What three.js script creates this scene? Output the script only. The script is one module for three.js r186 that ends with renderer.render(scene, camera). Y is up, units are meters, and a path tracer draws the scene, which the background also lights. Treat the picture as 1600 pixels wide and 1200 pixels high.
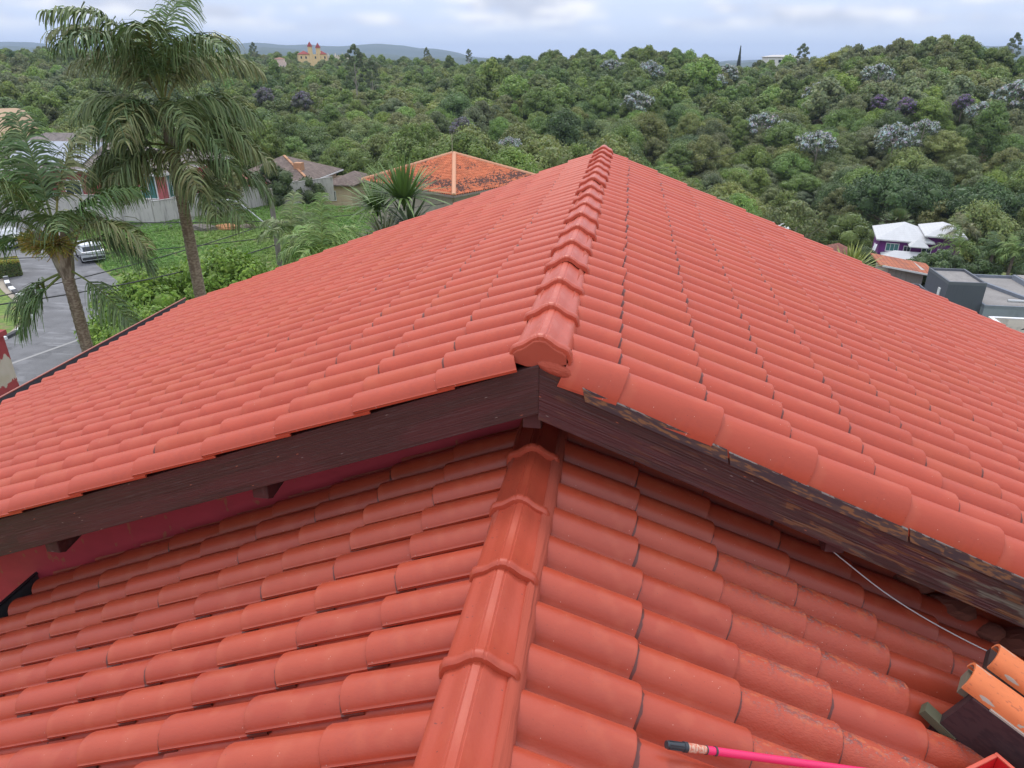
import * as THREE from 'three';
import { mergeGeometries, toCreasedNormals } from 'three/addons/utils/BufferGeometryUtils.js';
import { RoundedBoxGeometry } from 'three/addons/geometries/RoundedBoxGeometry.js';

// ---------------------------------------------------------------- camera, sky, sun, exposure
const scene = new THREE.Scene();
const PITCH = 24.7, YAW = 8.8;
const camera = new THREE.PerspectiveCamera(2 * Math.atan(600 / 1110) * 180 / Math.PI, 4 / 3, 0.05, 12000);
camera.position.set(0.28, 15, 0);
camera.rotation.order = 'YXZ';
camera.rotation.set(-PITCH * Math.PI / 180, YAW * Math.PI / 180, 0);
scene.add(camera);

const renderer = new THREE.WebGLRenderer({ antialias: true });
renderer.toneMapping = THREE.LinearToneMapping;
renderer.toneMappingExposure = 1.0;
renderer.shadowMap.enabled = true;
renderer.setSize(1024, 768);

function mulberry(a) { return () => { a |= 0; a = a + 0x6D2B79F5 | 0; let t = Math.imul(a ^ a >>> 15, 1 | a); t = t + Math.imul(t ^ t >>> 7, 61 | t) ^ t; return ((t ^ t >>> 14) >>> 0) / 4294967296; }; }
const rnd = mulberry(7);
const rr = (a, b, r = rnd) => a + (b - a) * r();
const lerp = (a, b, t) => a + (b - a) * t;
const clamp = (x, a = 0, b = 1) => Math.max(a, Math.min(b, x));
const sstep = (a, b, x) => { const t = clamp((x - a) / (b - a)); return t * t * (3 - 2 * t); };
const D2R = Math.PI / 180;
// value noise (3D), tiled fbm
function hash3(x, y, z) { let h = Math.imul(x, 374761393) ^ Math.imul(y, 668265263) ^ Math.imul(z, 2147483647 ^ 0x51ed27); h = Math.imul(h ^ h >>> 13, 1274126177); return ((h ^ h >>> 16) >>> 0) / 4294967296; }
function vnoise(x, y, z = 0) {
  const X = Math.floor(x), Y = Math.floor(y), Z = Math.floor(z); let u = x - X, v = y - Y, w = z - Z;
  u = u * u * (3 - 2 * u); v = v * v * (3 - 2 * v); w = w * w * (3 - 2 * w);
  const L = (a, b, t) => a + (b - a) * t;
  return L(L(L(hash3(X, Y, Z), hash3(X + 1, Y, Z), u), L(hash3(X, Y + 1, Z), hash3(X + 1, Y + 1, Z), u), v),
    L(L(hash3(X, Y, Z + 1), hash3(X + 1, Y, Z + 1), u), L(hash3(X, Y + 1, Z + 1), hash3(X + 1, Y + 1, Z + 1), u), v), w);
}
function fbm(x, y, z = 0, o = 4) { let s = 0, a = 0.5, n = 0; for (let i = 0; i < o; i++) { s += a * vnoise(x, y, z); n += a; x = x * 2.03 + 11.3; y = y * 2.03 + 5.7; z = z * 2.03 + 3.1; a *= 0.5; } return s / n; }

{ // cloudy daylight sky: thin bright cloud with grey-blue bases over pale blue
  const W = 1024, Hh = 512, d = new Float32Array(W * Hh * 4);
  for (let j = 0; j < Hh; j++) {
    const el = (j + 0.5) / Hh * Math.PI - Math.PI / 2;
    for (let i = 0; i < W; i++) {
      const az = (i + 0.5) / W * 2 * Math.PI, k = (j * W + i) * 4;
      const s = Math.max(Math.sin(el), 0);
      // cloud deck: direction projected on a layer
      const q = 1 / (s + 0.10), cx = Math.cos(az) * Math.cos(el) * q, cz = Math.sin(az) * Math.cos(el) * q;
      const n = fbm(cx * 1.15 + 20, cz * 1.15 + 9, 1.7, 5), m = fbm(cx * 3.1 + 3, cz * 3.1 + 40, 5.2, 4);
      let c = sstep(0.42, 0.56, n * 0.7 + m * 0.3) * sstep(0.018, 0.05, s);
      c = Math.max(c, 0.55 * sstep(0.15, 0.7, s));
      const shade = sstep(0.35, 0.72, m);
      const lift = 1.0 + 0.9 * s;                    // an overcast sky is brighter overhead
      const blue = [0.72, 0.835, 1.06], white = [1.12, 1.12, 1.14], grey = [0.62, 0.67, 0.80];
      for (let t = 0; t < 3; t++) {
        const cl = lerp(grey[t], white[t], shade);
        d[k + t] = lerp(blue[t], cl, c * 0.9) * lift;
      }
      if (el < 0) { const g = [0.56, 0.66, 0.84]; for (let t = 0; t < 3; t++) d[k + t] = g[t] * 0.9; }
      d[k + 3] = 1;
    }
  }
  const sky = new THREE.DataTexture(d, W, Hh, THREE.RGBAFormat, THREE.FloatType);
  sky.mapping = THREE.EquirectangularReflectionMapping; sky.magFilter = THREE.LinearFilter; sky.minFilter = THREE.LinearFilter; sky.colorSpace = THREE.LinearSRGBColorSpace; sky.needsUpdate = true;
  scene.background = sky; scene.environment = sky;
}
const sun = new THREE.DirectionalLight(new THREE.Color().setRGB(1, 0.965, 0.91), 1.5);
sun.position.set(-14, 70, -52); sun.target.position.set(0, 8, -12);
sun.castShadow = true; sun.shadow.radius = 26; sun.shadow.mapSize.set(2048, 2048);
Object.assign(sun.shadow.camera, { left: -90, right: 90, top: 90, bottom: -90, near: 1, far: 260 });
scene.add(sun, sun.target);

// ---------------------------------------------------------------- helpers
const taken = {};
function numbered(n) { const k = taken[n] = (taken[n] ?? -1) + 1; return k ? `${n}_${String(k).padStart(3, '0')}` : n; }
function add(m) { m.castShadow = true; m.receiveShadow = true; return m; }
function obj(name, geo, mat, parent = scene) { const m = add(new THREE.Mesh(Array.isArray(geo) ? merge(geo) : geo, mat)); m.name = parent === scene ? numbered(name) : name; parent.add(m); return m; }
function merge(list) {
  const l = list.map(g => { g = g.index ? g.toNonIndexed() : g; const o = new THREE.BufferGeometry(); o.setAttribute('position', g.attributes.position); o.setAttribute('normal', g.attributes.normal); o.setAttribute('uv', g.attributes.uv ?? new THREE.BufferAttribute(new Float32Array(g.attributes.position.count * 2), 2)); return o; });
  return mergeGeometries(l);
}
function thing(name, label, category, [x, y, z] = [0, 0, 0], turn = 0, group) {
  const o = new THREE.Group(); o.name = numbered(name); o.position.set(x, y, z); o.rotation.y = turn;
  o.userData = { label, category }; if (group) o.userData.group = group; scene.add(o); return o;
}
function tag(o, label, category, group) { Object.assign(o.userData, { label, category }); if (group) o.userData.group = group; return o; }
function struct(o) { o.userData.kind = 'structure'; return o; }
const V = (x, y, z) => new THREE.Vector3(x, y, z);
function box(w, h, d, x = 0, y = 0, z = 0, ry = 0) { const g = new THREE.BoxGeometry(w, h, d); if (ry) g.rotateY(ry); g.translate(x, y, z); return g; }
function rbox(w, h, d, r, x = 0, y = 0, z = 0, s = 2) { const g = new RoundedBoxGeometry(w, h, d, s, r); g.translate(x, y, z); return g; }
// a bar of section w x h from a to b (h along up)
function bar(a, b, w, h, up = V(0, 1, 0)) {
  const d = b.clone().sub(a), L = d.length(); d.normalize(); const s = d.clone().cross(up).normalize(), u = s.clone().cross(d).normalize();
  const g = new THREE.BoxGeometry(w, h, L); g.applyMatrix4(new THREE.Matrix4().makeBasis(s, u, d.clone().negate()).setPosition(a.clone().add(b).multiplyScalar(0.5))); return g;
}
function tube(pts, r, seg = 8, n = 20) { return new THREE.TubeGeometry(new THREE.CatmullRomCurve3(pts), n, r, seg, false); }
// rings of equal point counts -> smooth sheet
function sheet(rings, uvs) {
  const n = rings[0].length, p = [], t = [], ix = [];
  rings.forEach((r, i) => r.forEach((q, j) => { p.push(q[0], q[1], q[2]); if (uvs) { const w = uvs(i, j, q); t.push(w[0], w[1]); } else t.push(j / (n - 1), i / (rings.length - 1)); }));
  for (let i = 0; i < rings.length - 1; i++) for (let j = 0; j < n - 1; j++) { const a = i * n + j; ix.push(a, a + n, a + 1, a + 1, a + n, a + n + 1); }
  const g = new THREE.BufferGeometry(); g.setAttribute('position', new THREE.Float32BufferAttribute(p, 3)); g.setAttribute('uv', new THREE.Float32BufferAttribute(t, 2)); g.setIndex(ix); g.computeVertexNormals(); return g;
}
// flat-faced triangle collector with vertex colours
class Tri {
  constructor() { this.p = []; this.c = []; }
  tri(a, b, c, k) { this.p.push(a.x, a.y, a.z, b.x, b.y, b.z, c.x, c.y, c.z); for (let i = 0; i < 3; i++) this.c.push(k[0], k[1], k[2]); }
  quad(a, b, c, d, k) { this.tri(a, b, c, k); this.tri(a, c, d, k); }
  build(smoothN) { const g = new THREE.BufferGeometry(); g.setAttribute('position', new THREE.Float32BufferAttribute(this.p, 3)); g.setAttribute('color', new THREE.Float32BufferAttribute(this.c, 3)); g.computeVertexNormals(); return g; }
}
const lin = (r, g, b) => new THREE.Color().setRGB(r, g, b);
function mat(r, g, b, rough = 0.8, extra = {}) { return new THREE.MeshStandardMaterial({ color: lin(r, g, b), roughness: rough, ...extra }); }
// colour texture from a function (x,y in 0..1) -> linear rgb
const toS = v => { v = clamp(v); return Math.round(255 * (v <= 0.0031308 ? v * 12.92 : 1.055 * Math.pow(v, 1 / 2.4) - 0.055)); };
function ctex(w, h, fn, rx = 1, ry = 1) {
  const d = new Uint8Array(w * h * 4);
  for (let j = 0; j < h; j++) for (let i = 0; i < w; i++) { const c = fn((i + 0.5) / w, (j + 0.5) / h, i, j), k = (j * w + i) * 4; d[k] = toS(c[0]); d[k + 1] = toS(c[1]); d[k + 2] = toS(c[2]); d[k + 3] = 255; }
  const t = new THREE.DataTexture(d, w, h); t.colorSpace = THREE.SRGBColorSpace; t.magFilter = THREE.LinearFilter; t.minFilter = THREE.LinearMipmapLinearFilter; t.generateMipmaps = true; t.wrapS = t.wrapT = THREE.RepeatWrapping; t.repeat.set(rx, ry); t.needsUpdate = true; return t;
}
function gtex(w, h, fn, rx = 1, ry = 1) {
  const d = new Uint8Array(w * h * 4);
  for (let j = 0; j < h; j++) for (let i = 0; i < w; i++) { const c = Math.round(255 * clamp(fn((i + 0.5) / w, (j + 0.5) / h))), k = (j * w + i) * 4; d[k] = d[k + 1] = d[k + 2] = c; d[k + 3] = 255; }
  const t = new THREE.DataTexture(d, w, h); t.magFilter = THREE.LinearFilter; t.wrapS = t.wrapT = THREE.RepeatWrapping; t.repeat.set(rx, ry); t.needsUpdate = true; return t;
}
const mix3 = (a, b, t) => [lerp(a[0], b[0], t), lerp(a[1], b[1], t), lerp(a[2], b[2], t)];
// view directions for laying plants out round the place: right / away from the house front
const RT = V(Math.cos(YAW * D2R), 0, -Math.sin(YAW * D2R)), FW = V(-Math.sin(YAW * D2R), 0, -Math.cos(YAW * D2R));
const camPos = camera.position.clone();

// ---------------------------------------------------------------- materials
const RED = [0.45, 0.069, 0.034];
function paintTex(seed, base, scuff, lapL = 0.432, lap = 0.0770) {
  return ctex(256, 512, (x, y) => {
    const u = x * 0.2, v = y * lapL;
    let c = base.slice();
    const cloud = fbm(u * 26 + seed * 7, v * 11 + seed, seed, 4) - 0.5, fine = vnoise(u * 420 + seed, v * 300, seed + 2) - 0.5;
    const str = fbm(u * 150 + seed, v * 7, seed + 5, 3) - 0.5;
    const k = 1 + cloud * 0.10 + fine * 0.03 + str * 0.04; c = c.map(a => a * k);
    c = mix3(c, [0.56, 0.15, 0.075], 0.16 * sstep(0.55, 0.8, fbm(u * 18 + 40 + seed, v * 14, seed + 9, 3)));
    const gr = fbm(u * 90 + seed * 5, v * 60 + 3, seed + 12, 4), gp = fbm(u * 14 + seed, v * 9 + seed * 2, seed + 17, 3);
    c = mix3(c, [0.32, 0.052, 0.036], 0.16 * sstep(0.50, 0.66, gr) * sstep(0.42, 0.68, gp));
    if (lap && v < lap + 0.006 * (vnoise(u * 70 + seed, 3, seed) - 0.5)) c = [0.145, 0.036, 0.025]; // dark line at each lap: shade of the gap put into the colour
    const sp = hash3(Math.floor(x * 128), Math.floor(y * 256), seed * 13 + 1);
    if (sp > 0.99975) c = [0.7, 0.55, 0.48]; else if (sp < 0.0003) c = [0.10, 0.03, 0.025];
    if (scuff) {
      const crest = Math.exp(-Math.pow((x - 0.70) / 0.17, 2));
      const n = fbm(u * 55 + seed * 3, v * 34 + seed, seed + 3, 4), n2 = fbm(u * 260 + seed, v * 150, seed + 6, 3);
      const w = sstep(0.525, 0.57, n * 0.5 + n2 * 0.5) * crest * scuff;
      c = mix3(c, n2 > 0.68 ? [0.28, 0.17, 0.15] : [0.13, 0.065, 0.062], 0.82 * clamp(w));
      const o = sstep(0.60, 0.66, fbm(u * 70 + 9, v * 40 + seed, seed + 8, 3)) * crest; c = mix3(c, [0.58, 0.16, 0.06], 0.5 * o * scuff);
    }
    return c;
  });
}
const paintBump = gtex(256, 512, (x, y) => 0.5 + 0.5 * (fbm(x * 34, y * 40, 3, 4) - 0.5) + 0.25 * (vnoise(x * 120, y * 60, 1) - 0.5));
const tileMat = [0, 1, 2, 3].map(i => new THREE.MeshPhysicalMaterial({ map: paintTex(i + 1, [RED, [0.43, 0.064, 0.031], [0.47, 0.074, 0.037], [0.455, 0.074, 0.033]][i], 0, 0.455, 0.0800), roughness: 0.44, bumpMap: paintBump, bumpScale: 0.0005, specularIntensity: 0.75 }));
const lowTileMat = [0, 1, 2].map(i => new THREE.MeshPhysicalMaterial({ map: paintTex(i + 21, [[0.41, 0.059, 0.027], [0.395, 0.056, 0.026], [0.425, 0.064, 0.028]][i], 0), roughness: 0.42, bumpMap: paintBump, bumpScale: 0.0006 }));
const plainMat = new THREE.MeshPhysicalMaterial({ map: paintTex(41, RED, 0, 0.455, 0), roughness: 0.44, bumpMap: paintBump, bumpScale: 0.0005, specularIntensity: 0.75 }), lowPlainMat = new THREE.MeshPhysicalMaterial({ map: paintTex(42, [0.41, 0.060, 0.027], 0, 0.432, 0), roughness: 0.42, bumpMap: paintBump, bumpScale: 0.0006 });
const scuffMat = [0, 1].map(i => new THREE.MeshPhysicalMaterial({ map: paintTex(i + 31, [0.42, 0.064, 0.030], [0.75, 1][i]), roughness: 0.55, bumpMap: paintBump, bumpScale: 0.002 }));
const capTex = ctex(256, 512, (x, y) => { const k = 1 + (fbm(x * 9, y * 5, 4, 4) - 0.5) * 0.12 + (fbm(x * 40, y * 3, 8, 3) - 0.5) * 0.07; let c = [0.46, 0.074, 0.038].map(a => a * k); c = mix3(c, [0.62, 0.2, 0.14], 0.18 * sstep(0.6, 0.75, fbm(x * 14, y * 8 + 3, 6, 3))); if (hash3(Math.floor(x * 90), Math.floor(y * 180), 4) > 0.9985) c = [0.09, 0.03, 0.03]; return c; });
const capMat = new THREE.MeshPhysicalMaterial({ map: capTex, roughness: 0.42, bumpMap: paintBump, bumpScale: 0.001 });
const lowCapTex = ctex(256, 512, (x, y) => { const k = 1 + (fbm(x * 9, y * 5, 14, 4) - 0.5) * 0.12 + (fbm(x * 40, y * 3, 8, 3) - 0.5) * 0.06; let c = [0.415, 0.060, 0.028].map(a => a * k); c = mix3(c, [0.50, 0.105, 0.045], 0.15 * sstep(0.55, 0.75, fbm(x * 10, y * 8 + 3, 16, 3))); if (hash3(Math.floor(x * 90), Math.floor(y * 180), 5) > 0.998) c = [0.09, 0.03, 0.03]; return c; });
const lowCapMat = new THREE.MeshPhysicalMaterial({ map: lowCapTex, roughness: 0.52, bumpMap: paintBump, bumpScale: 0.0007 });
const mortarMat = mat(0.38, 0.066, 0.035, 0.9, { bumpMap: gtex(128, 128, (x, y) => fbm(x * 16, y * 16, 1, 4)), bumpScale: 0.006 });
const deckMat = mat(0.06, 0.03, 0.025, 0.95);
const woodTex = (seed, rot) => ctex(512, 128, (x, y) => {
  const g = fbm(x * 6 + seed, y * 42, seed, 4), g2 = fbm(x * 30, y * 90 + seed, seed + 2, 3);
  let c = [0.056, 0.019, 0.017].map(a => a * (0.72 + 0.6 * g));
  c = mix3(c, [0.085, 0.021, 0.022], 0.7 * sstep(0.45, 0.7, fbm(x * 7 + seed, y * 3, seed + 4, 3)));
  if (g2 > 0.70) c = mix3(c, [0.11, 0.09, 0.09], 0.25);
  if (rot > 0) { // peeling paint, rust-brown bare wood and grey-green lichen towards the weathered stretch
    const w = rot * sstep(0.30, 0.9, x);
    const p = fbm(x * 26 + 3, y * 13, seed + 7, 4), q = fbm(x * 14, y * 9 + 5, seed + 11, 4);
    c = mix3(c, [0.19, 0.075, 0.028], sstep(0.62 - 0.11 * w, 0.68 - 0.09 * w, p) * (w > 0.05 ? 0.7 : 0.2));
    c = mix3(c, [0.15, 0.125, 0.095], sstep(0.62 - 0.13 * w, 0.72 - 0.12 * w, q + (0.25 - Math.abs(y - 0.2)) * 0.25) * clamp(w * 1.4) * 0.75);
  }
  const sp = hash3(Math.floor(x * 256), Math.floor(y * 64), seed); if (sp > 0.9993) c = [0.22, 0.18, 0.16]; if (sp < 0.0005) c = [0.4, 0.12, 0.06];
  return c;
});
const boardMat = mat(1, 1, 1, 0.62, { map: woodTex(3, 0), bumpMap: gtex(512, 128, (x, y) => fbm(x * 8, y * 50, 2, 4)), bumpScale: 0.002 });
const boardRotMat = mat(1, 1, 1, 0.7, { map: woodTex(5, 1), bumpMap: gtex(512, 128, (x, y) => fbm(x * 10, y * 40, 6, 4)), bumpScale: 0.004 });
const rustTex = ctex(512, 64, (x, y) => { const n = fbm(x * 60, y * 8, 2, 4), m = fbm(x * 22, y * 5, 7, 4); let c = mix3([0.085, 0.05, 0.045], [0.23, 0.105, 0.045], sstep(0.45, 0.62, n)); c = mix3(c, [0.06, 0.035, 0.04], sstep(0.48, 0.62, m)); if (y > 0.9 && n > 0.52) c = [0.24, 0.22, 0.20]; return c; });
const rustMat = mat(1, 1, 1, 0.75, { map: rustTex });
const maroonMat = mat(1, 1, 1, 0.75, { map: ctex(512, 256, (x, y) => { let c = [0.47, 0.042, 0.062].map(a => a * (0.88 + 0.25 * fbm(x * 20, y * 20, 3, 4))); const n = fbm(x * 60, y * 16, 5, 4); c = mix3(c, [0.34, 0.16, 0.06], sstep(0.74, 0.8, n) * 0.6); return c; }) });
const gutterMat = mat(0.10, 0.10, 0.11, 0.5, { metalness: 0.2 }), gutterRim = mat(0.36, 0.13, 0.10, 0.5);

// ---------------------------------------------------------------- roof tiles
const PITCHW = 0.182;
const PROFILE = [[-.133, .003], [-.124, -.011], [-.112, -.016], [-.099, -.0155], [-.087, -.008], [-.076, .007], [-.065, .025], [-.050, .041], [-.031, .053], [-.011, .0585], [.009, .0585], [.028, .053], [.044, .042], [.0555, .029], [.0615, .0175], [.0640, .0125], [.0690, .0115]];
const EDGEPROFILE = [[-.100, -.052], [-.098, -.032], [-.092, -.008], [-.080, .018], [-.062, .042], [-.038, .060], [-.012, .068], [.012, .066], [.034, .055], [.051, .037], [.061, .018], [.066, .002]];
function tileGeo(profile, L, lift, low, k0 = 0.968, k1 = 1.012) {
  const pr = low ? profile.filter((_, i) => i % 2 === 0 || i === profile.length - 1) : profile;
  const u0 = profile[0][0], u1 = profile[profile.length - 1][0];
  const ring = (v, dn, k) => pr.map(([u, n]) => [u * k, n * k + lift * v / L + dn, v]);
  const uv = (i, j, q) => [(q[0] - u0) / (u1 - u0), q[2] / L];
  const T = 0.0105, g = [];
  const topRings = low ? [ring(0, 0, k0), ring(L, 0, k1)] : [ring(0, 0, k0), ring(L * 0.5, 0, (k0 + k1) / 2), ring(L - 0.008, 0, k1), ring(L - 0.0015, -0.0026, k1 - 0.005)];
  g.push(sheet(topRings.map(r => r.slice().reverse()), uv));
  const a = low ? ring(L, 0, k1) : ring(L - 0.0015, -0.0026, k1 - 0.005), b = ring(L - 0.002, -T, k1 - 0.05);
  g.push(sheet([a, b].map(r => r.slice().reverse()), uv));
  if (!low) {
    g.push(sheet([ring(0, -T, k0 - 0.02), b], uv));
    const e = r => r[r.length - 1], t0 = ring(0, 0, k0), b0 = ring(0, -T, k0 - 0.02);
    g.push(sheet([[e(t0), e(b0)], [e(a), e(b)]], uv));
  }
  return merge(g);
}
const M4 = new THREE.Matrix4();
function slopeTiles(o) { // -> list of {matrix, dist, mat, edge}
  const a = o.deg * D2R, s = o.side, down = V(s * Math.cos(a), -Math.sin(a), 0), nor = V(s * Math.sin(a), Math.cos(a), 0), u = V(0, 0, -s);
  const out = [], N = Math.ceil(o.len / o.expo), L = o.expo + 0.07, r = mulberry(o.seed);
  for (let k = 0; k < o.rows; k++) {
    const zc = o.zc0 - k * PITCHW + rr(-.0025, .0025, r); const rowOff = rr(-.012, .012, r);
    for (let i = 0; i < N; i++) {
      const sl = o.len - (N - 1 - i) * o.expo + (i < N - 1 ? rowOff + rr(-.005, .005, r) : 0.4 * rowOff);
      let sc = 1, su = sl - L, first = su < 0.085; if (first) { sc = (sl - 0.085) / L; su = 0.085; } if (sl < 0.15) continue;
      const yawJ = rr(-.011, .011, r), rollJ = rr(-.028, .028, r);
      const p = V(o.x0, o.y0, zc).addScaledVector(down, su).addScaledVector(nor, rr(0, .005, r));
      const m = new THREE.Matrix4().makeBasis(u, nor, down).setPosition(p);
      m.multiply(M4.clone().makeRotationFromEuler(new THREE.Euler(rr(-.003, .003, r), yawJ, rollJ))); m.multiply(M4.clone().makeScale(1, 1, sc));
      const c = p.clone().addScaledVector(down, L / 2);
      out.push({ m, c, k, i, r: r(), row: k, first, rake: o.rake && k === 0, edge: o.edgeRow && k === 0 });
    }
  }
  return out;
}
const frustum = new THREE.Frustum();
camera.updateMatrixWorld(); camera.updateProjectionMatrix();
frustum.setFromProjectionMatrix(new THREE.Matrix4().multiplyMatrices(camera.projectionMatrix, camera.matrixWorldInverse));
function layTiles(parent, list, geoHi, geoLow, most, matOf, geoRake) {
  list.forEach(t => { t.d = t.c.distanceTo(camPos) + (frustum.intersectsSphere(new THREE.Sphere(t.c, 0.12)) ? 0 : 100); });
  list.sort((a, b) => a.d - b.d);
  const rest = new Map();
  list.forEach((t, i) => {
    const mt = matOf(t);
    if (i < most) { const x = obj('tile', t.rake ? geoRake : geoHi, mt, parent); x.matrixAutoUpdate = true; t.m.decompose(x.position, x.quaternion, x.scale); }
    else { if (!rest.has(mt)) rest.set(mt, []); rest.get(mt).push((t.rake ? geoRake : geoLow).clone().applyMatrix4(t.m)); }
  });
  if (rest.size) { // the farther tiles: one part, real geometry, grouped by tone
    const geos = [...rest.values()].map(l => merge(l)), g = mergeGeometries(geos, true), x = obj('tile_field', g, [...rest.keys()], parent); x.userData.kind = 'stuff';
  }
}
function ridgeTileGeo(L, wide) {
  const half = [[0, 0], [.0115, -.0008], [.0145, -.0048], [.0185, -.0062], [.0215, -.0048], [.0365, -.0145], [.051, -.0265], [.067, -.0365], [.085, -.0435], [.101, -.053], [.110, -.074], [.112, -.10]];
  const prof = [...half.slice(1).reverse().map(([x, y]) => [-x, y]), ...half];
  const ring = (z, k, dy) => prof.map(([x, y]) => [x * k * wide, y * (1 + (k - 1) * 0.4) + dy + Math.abs(x) * 0, z]);
  const R = [ring(0.0, 1.06, 0.009), ring(-0.006, 1.095, 0.0155), ring(-0.018, 1.11, 0.0180), ring(-0.031, 1.095, 0.0155), ring(-0.039, 1.05, 0.007), ring(-0.046, 1.01, 0.001), ring(-L * 0.5, 0.995, -0.003), ring(-L - 0.05, 0.96, -0.012)];
  const uv = (i, j, q) => [j / (prof.length - 1), -q[2] / L];
  const top = sheet(R, uv);
  const inn = prof.map(([x, y]) => [x * 0.98 * wide, y - 0.012, 0.0]);
  const back = prof.map(([x, y]) => [x * 0.9 * wide, y - 0.02, -L]);
  return merge([toCreasedNormals(top, 0.75), sheet([inn, R[0]], uv), sheet([back, inn], uv)]);
}
function ridge(parent, x, y, zNear, n, L, mt, wide, seed) {
  const r = mulberry(seed), g = ridgeTileGeo(L, wide);
  for (let i = 0; i < n; i++) { const m = obj('ridge_tile', g, mt, parent); m.position.set(x + rr(-.004, .004, r), y + rr(-.003, .003, r), zNear - i * L + rr(-.006, .006, r)); m.rotation.set(rr(-.006, .006, r), rr(-.012, .012, r), rr(-.02, .02, r)); }
}
// lumpy strip of pointing mortar along z
function mortarStrip(x, y, z0, z1, w, h, seed, n = 60) {
  const R = [];
  for (let i = 0; i <= n; i++) { const z = lerp(z0, z1, i / n), k = 0.75 + 0.5 * fbm(z * 9, seed, 2, 3); R.push([[x - w * k, y - h, z], [x - w * 0.9 * k, y - h * 0.2, z], [x, y + h * 0.3 * k, z], [x + w * 0.9 * k, y - h * 0.2, z], [x + w * k, y - h, z]]); }
  return sheet(R);
}

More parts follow.
